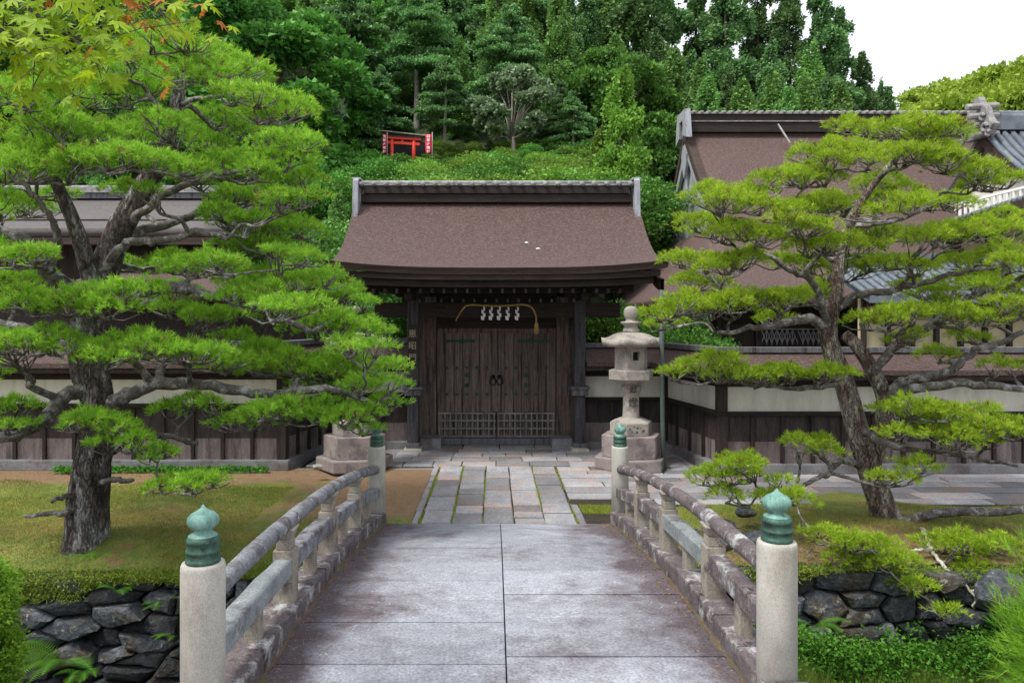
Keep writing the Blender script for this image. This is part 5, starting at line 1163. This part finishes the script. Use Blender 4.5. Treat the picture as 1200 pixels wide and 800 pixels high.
# fallen pine needles under both pines
m=26000; x=np.where(rng.random(m)<.6,rng.normal(-4.4,1.5,m),rng.normal(4.6,1.4,m)); y=rng.normal(8.9,.9,m); k=(y>7.62)&(y<12)&(np.abs(x)>1.7)&~((x>0)&(y>9.9)); x,y=x[k],y[k]; m=len(x)
P=np.stack([x,y,ground(x,y)+.012+rng.uniform(0,.012,m)],1); d=unit(np.stack([rng.normal(0,1,m),rng.normal(0,1,m),rng.normal(0,.12,m)],1)); sd_=unit(np.cross(d,np.tile([0,0,1.],(m,1))))*.0022
L_['needle_litter']=leafmat('fallen_needles',(.14,.075,.03),(.30,.18,.08),trans=.05)
tag(tris_obj('fallen_needles',np.stack([P-sd_,P+sd_,P+d*.07],1),rng.random(m),L_['needle_litter']),'brown fallen pine needles scattered over the moss under the pines','needles',kind='stuff')
# moss in the joints of the path
def jx(x,y): 
    d=np.min(np.abs(x[:,None]-np.array([-.925,-.53,-.15,.235,.62,1.01])[None]),axis=1); return (d<.022)&((np.sin(y*3.3+x*9)+rng.normal(0,.6,len(x)))>-.1)
x=rng.choice([-.922,-.53,.62,1.01,-.15],9000,p=[.3,.3,.2,.1,.1])+rng.normal(0,.010,9000); y=rng.uniform(8.98,12.55,9000); k=(np.sin(y*2.6+x*9)+rng.normal(0,.5,9000))>-.1; x,y=x[k],y[k]
m=len(x); P=np.stack([x,y,np.full(m,.014)],1); d=unit(np.stack([rng.normal(0,.4,m),rng.normal(0,.4,m),np.ones(m)],1)); s=unit(np.cross(d,rng.normal(0,1,(m,3))))
T1=np.stack([P-s*.005,P+s*.005,P+d*rng.uniform(.02,.045,(m,1))],1)
x=rng.uniform(1.13,1.72,7000); y=rng.uniform(9.5,9.93,7000); m=7000; P=np.stack([x,y,np.full(m,.0)],1); d=unit(np.stack([rng.normal(0,.4,m),rng.normal(0,.4,m),np.ones(m)],1)); s=unit(np.cross(d,rng.normal(0,1,(m,3))))
T2=np.stack([P-s*.005,P+s*.005,P+d*rng.uniform(.02,.05,(m,1))],1); T=np.concatenate([T1,T2])
tag(tris_obj('joint_moss',T,.6+rng.normal(0,.2,len(T)),L_['mosst']),'bright moss growing in the joints of the stone path','moss',kind='stuff')
# fringe hanging over the left wall
m=42000; x=rng.uniform(-9,-1.6,m); fr=(.25+.75*smooth01(-3.5,-4.7,x))*np.clip(.55+.6*np.sin(x*1.7+1.9)+.35*np.sin(x*5.3)+.25*np.sin(x*11.7),.05,1.5); y=7.60-rng.uniform(0,.24,m); z=-.05-rng.uniform(0,.26,m)*fr; P=np.stack([x,y,z],1)
d=unit(np.stack([rng.normal(0,.5,m),rng.normal(-.5,.4,m),rng.normal(.2,.6,m)],1)); s=unit(np.cross(d,rng.normal(0,1,(m,3)))); T=np.stack([P-s*.005,P+s*.005,P+d*rng.uniform(.03,.06,(m,1))],1)
x2=rng.uniform(1.65,10,m//2); P=np.stack([x2,7.6-rng.uniform(0,.18,m//2),.0-rng.uniform(0,.1,m//2)*(1+np.sin(x2*3))],1); d=d[:m//2]; s=s[:m//2]
T=np.concatenate([T,np.stack([P-s*.005,P+s*.005,P+d*.045],1)])
tag(tris_obj('moss_fringe',T,.28+rng.normal(0,.2,len(T)),L_['mosst']),'brownish moss spilling over the top of the moat walls','moss',kind='stuff')
# moat bed on the right: grass and weeds
T=blades(130000,(1.6,9),(5.6,7.4),.22,.0032,lambda x,y:(patch(x*1.6,y)+rng.normal(0,.7,len(x))>-.7),0,.45); tag(tris_obj('grass',T,.4+rng.normal(0,.22,len(T)),L_['grass']),'long grass growing in the moat bed','grass',kind='stuff')
m=70000; nc=520; cx=rng.uniform(1.7,8.5,nc); cy=rng.uniform(5.0,7.5,nc)+0; cy=np.where(rng.random(nc)<.7,rng.uniform(7.12,7.5,nc),cy); hh=rng.uniform(.10,.38,nc)*(.6+.6*(cy>6.5)); bi=rng.integers(0,nc,m)
zz=ground(cx,cy)[bi]+rng.uniform(.1,1,m)*hh[bi]; P=np.stack([cx[bi]+rng.normal(0,.085,m),cy[bi]+rng.normal(0,.07,m),zz],1); d=np.stack([rng.normal(0,1,m),rng.normal(-.2,1,m),rng.normal(.4,.4,m)],1)
T=leaf_tris(P,d,.034,rng,.38,.4); tag(tris_obj('weeds',T,.35+.3*(zz-ground(cx,cy)[bi])/.3+rng.normal(0,.16,m)+rng.normal(0,.1,nc)[bi],L_['weed']),'leafy green weeds at the foot of the right moat wall','weeds',kind='stuff')
# weeds along the foot of the left wall
m=1800; x=rng.uniform(-7.2,-3.7,m); P=np.stack([x,12.1+rng.normal(0,.05,m),rng.uniform(.02,.10,m)],1)
tag(tris_obj('weeds',leaf_tris(P,rng.normal(0,1,(m,3))+np.array([0,0,.6]),.05,rng,.4,.3),.5+rng.normal(0,.2,m),L_['weed']),'low green weeds along the foot of the left wall','weeds',kind='stuff')
# crumbs of leaf and grit gathered along the kerbs of the deck
m=900; sdv=np.where(rng.random(m)<.5,-1,1); x=np.where(sdv<0,-1.30+np.abs(rng.normal(0,.10,m)),1.385-np.abs(rng.normal(0,.10,m))); y=rng.uniform(3.8,8.9,m); z=np.array([dz(v) for v in y])+.006
P=np.stack([x,y,z],1); d=unit(np.stack([rng.normal(0,1,m),rng.normal(0,1,m),rng.normal(.15,.2,m)],1)); s2=unit(np.cross(d,rng.normal(0,1,(m,3))))*.004
tag(tris_obj('leaf_litter',np.stack([P-s2,P+s2,P+d*rng.uniform(.01,.03,(m,1))],1),rng.random(m),L_['needle_litter']),'small dry leaf litter along the kerbs of the bridge deck','litter',kind='stuff')
# twigs and litter on the right bank
b=MB((2.6,8.3,0)); random.seed(5)
for i in range(60):
    x=random.uniform(1.9,3.6); y=random.uniform(7.7,8.8); a=random.uniform(0,PI); L=random.uniform(.08,.3); z=float(ground(x,y))+random.uniform(.01,.06)
    b.tube([(x,y,z),(x+math.cos(a)*L*.5,y+math.sin(a)*L*.5,z+random.uniform(0,.05)),(x+math.cos(a)*L,y+math.sin(a)*L,z)],[.007,.006,.003],5)
tag(b.build('fallen_twigs',M['limbbark']),'dry fallen twigs scattered on the bank beside the right railing','twigs',kind='stuff')
def fern(px,py,D,R,nf,label,seed,facing=-PI/2):
    rng=np.random.default_rng(seed); p=at(px,py,D); e=empty('fern',p,label,'fern')
    for k in range(nf):
        a=facing+rng.uniform(-1.7,1.7); L=R*rng.uniform(.7,1.1); n=26; up=rng.uniform(.5,1.3)
        t=np.linspace(0,1,n); ax=np.array([math.cos(a),math.sin(a)]); 
        R_=np.stack([ax[0]*L*t*.85,ax[1]*L*t*.85,L*up*(t-.75*t*t)*.8],1); side=np.array([-ax[1],ax[0],0]); T=[]
        for i in range(3,n):
            w=L*.26*math.sin(PI*min(1,(i/n)**.7*1.02))**.8*(1-.35*i/n)+.004; tang=unit(R_[i]-R_[i-1])
            for s in (-1,1):
                q=R_[i]; d=side*s*w+tang*w*.35-np.array([0,0,w*.15]); T.append([q-tang*L*.010,q+tang*L*.012,q+d])
            T.append([R_[i-1]-side*.002,R_[i-1]+side*.002,R_[i]])
        T.append([R_[0]-side*.004,R_[0]+side*.004,R_[3]])
        tris_obj('frond',np.array(T),.5+rng.normal(0,.12)+rng.normal(0,.08,len(T)),L_['fern'],e)
    return e
fern(75,775,7.25,.62,9,'large bright fern at the foot of the left moat wall',1)
fern(100,790,7.1,.40,6,'smaller fern low beside the large one at the left',2)
fern(138,692,7.38,.30,7,'small fern growing from joints in the left moat wall',3)
fern(190,708,7.38,.27,6,'small fern in the left moat wall nearest the railing post',4)
fern(112,655,7.55,.36,6,'fern spreading at the foot of the left pine trunk',5)
fern(205,745,7.3,.28,4,'dim fern low behind the left railing post',6)
fern(955,735,6.9,.34,7,'broad fern beside the right railing end post',7)

# ------------------------------------------------------------------ near bushes and the overhanging maple
def bush(name,label,c,r,n,leaf,mat_,seed,needle=False,trunkz=.3,sprays=70,r2=.2):
    rng=np.random.default_rng(seed); e=empty(name,(c[0],c[1],trunkz),label,'shrub'); O=np.array([c[0],c[1],trunkz])
    cs=unit(rng.normal(0,1,(sprays,3)))*np.array(r)*rng.uniform(.65,1,(sprays,1))+np.array(c)
    b=MB(tuple(O)); 
    b.tube([(c[0],c[1],trunkz),(c[0],c[1],c[2])],[.04,.03],7,.1)
    for q in cs[::2]: b.tube([(c[0],c[1],trunkz+.2),tuple((q+np.array(c))/2),tuple(q)],[.02,.012,.004],5,.1)
    b.build('stems',M['limbbark'],e)
    if needle:
        m=n; bi=rng.integers(0,sprays,m); P=cs[bi]+rng.normal(0,r2*.45,(m,3)); d=unit(unit(P-np.array(c))+np.array([0,0,.8])+rng.normal(0,.2,(m,3)))
        T,t=needle_tufts(P,d,18,.075,.0016,rng,.55+rng.normal(0,.16,m))
    else:
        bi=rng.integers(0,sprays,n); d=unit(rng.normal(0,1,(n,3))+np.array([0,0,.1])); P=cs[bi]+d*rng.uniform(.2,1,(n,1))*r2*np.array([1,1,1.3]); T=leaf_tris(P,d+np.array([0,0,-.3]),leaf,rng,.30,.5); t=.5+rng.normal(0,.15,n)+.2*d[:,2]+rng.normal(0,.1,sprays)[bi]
    tris_obj('foliage',T,t,mat_,e,O)
bush('bush','bright green cypress bush at the left edge near the camera',(-2.92,3.95,.62),(.34,.4,.76),60000,.022,L_['bush'],3,sprays=150,r2=.085)
bush('young_pine','bright green young pine shoots at the right edge near the camera',(2.86,3.55,.90),(.30,.35,.60),2200,.03,L_['bush'],4,True,sprays=90,r2=.12)
def maple_leaf(c,nrm,up,s,tint,T,tt):
    n=unit(nrm); u=unit(up-n*np.dot(up,n)); w=np.cross(n,u)
    for a,L in ((0,1),(.75,.85),(-.75,.85),(1.5,.6),(-1.5,.6),(2.25,.35),(-2.25,.35)):
        d=u*math.cos(a)+w*math.sin(a); sd=u*-math.sin(a)+w*math.cos(a); m=c+d*s*L*.45-n*s*.03
        T+= [[c,m+sd*s*.13,c+d*s*L-n*s*.12],[c,c+d*s*L-n*s*.12,m-sd*s*.13]]; tt+=[tint]*2
mo=Vector((-3.6,1.6,.3)); mp=empty('maple_tree',mo,'maple with green and orange leaves overhanging from the upper left','tree')
b=MB(mo); b.tube(spline([mo-Vector((0,0,.3)),(-3.55,1.65,1.6),(-3.4,1.9,2.9),(-3.5,2.0,4.4)],6),lerp_r(.14,.05,19),12,.06); b.build('trunk',M['limbbark'],mp)
rng=np.random.default_rng(8); random.seed(8); T=[];tt=[]
brs=[[(-3.4,1.9,2.9),(-2.6,2.4,3.75),at(-20,-10,2.9),at(60,30,3.1),at(110,62,3.2)],[(-3.4,1.9,2.9),(-2.9,2.5,3.9),at(20,-60,3.0),at(110,-20,3.2),at(195,14,3.3)],[(-2.9,2.5,3.9),at(-40,20,2.8),at(10,48,2.8),at(60,72,2.9)]]
for k,bp in enumerate(brs):
    P=spline(bp,8); b=MB(mo); b.tube(P,lerp_r(.03,.004,len(P)),6,.1); 
    for i in range(230 if k<2 else 150):
        j=random.randrange(10,len(P)); q=np.array(P[j])+rng.normal(0,.15,3)*np.array([1,1,.5]); 
        if i%5==0: b.tube([P[j],(Vector(q)+P[j])/2+Vector((0,0,.02)),Vector(q)],[.003,.002,.0015],4)
        tip=(q[0]*F/q[1]+HX)
        maple_leaf(q,np.array([rng.normal(0,.45),-.75+rng.normal(0,.4),.6+rng.normal(0,.3)]),np.array([rng.normal(.3,.6),0,-1+rng.normal(0,.4)]),rng.uniform(.05,.078),(1.0 if (tip>150 and rng.random()<.30) or rng.random()<.008 else rng.uniform(.1,.84)),T,tt)
    b.build('branch',M['limbbark'],mp)
tris_obj('leaves',np.array(T),np.array(tt),L_['maple'],mp,mo)
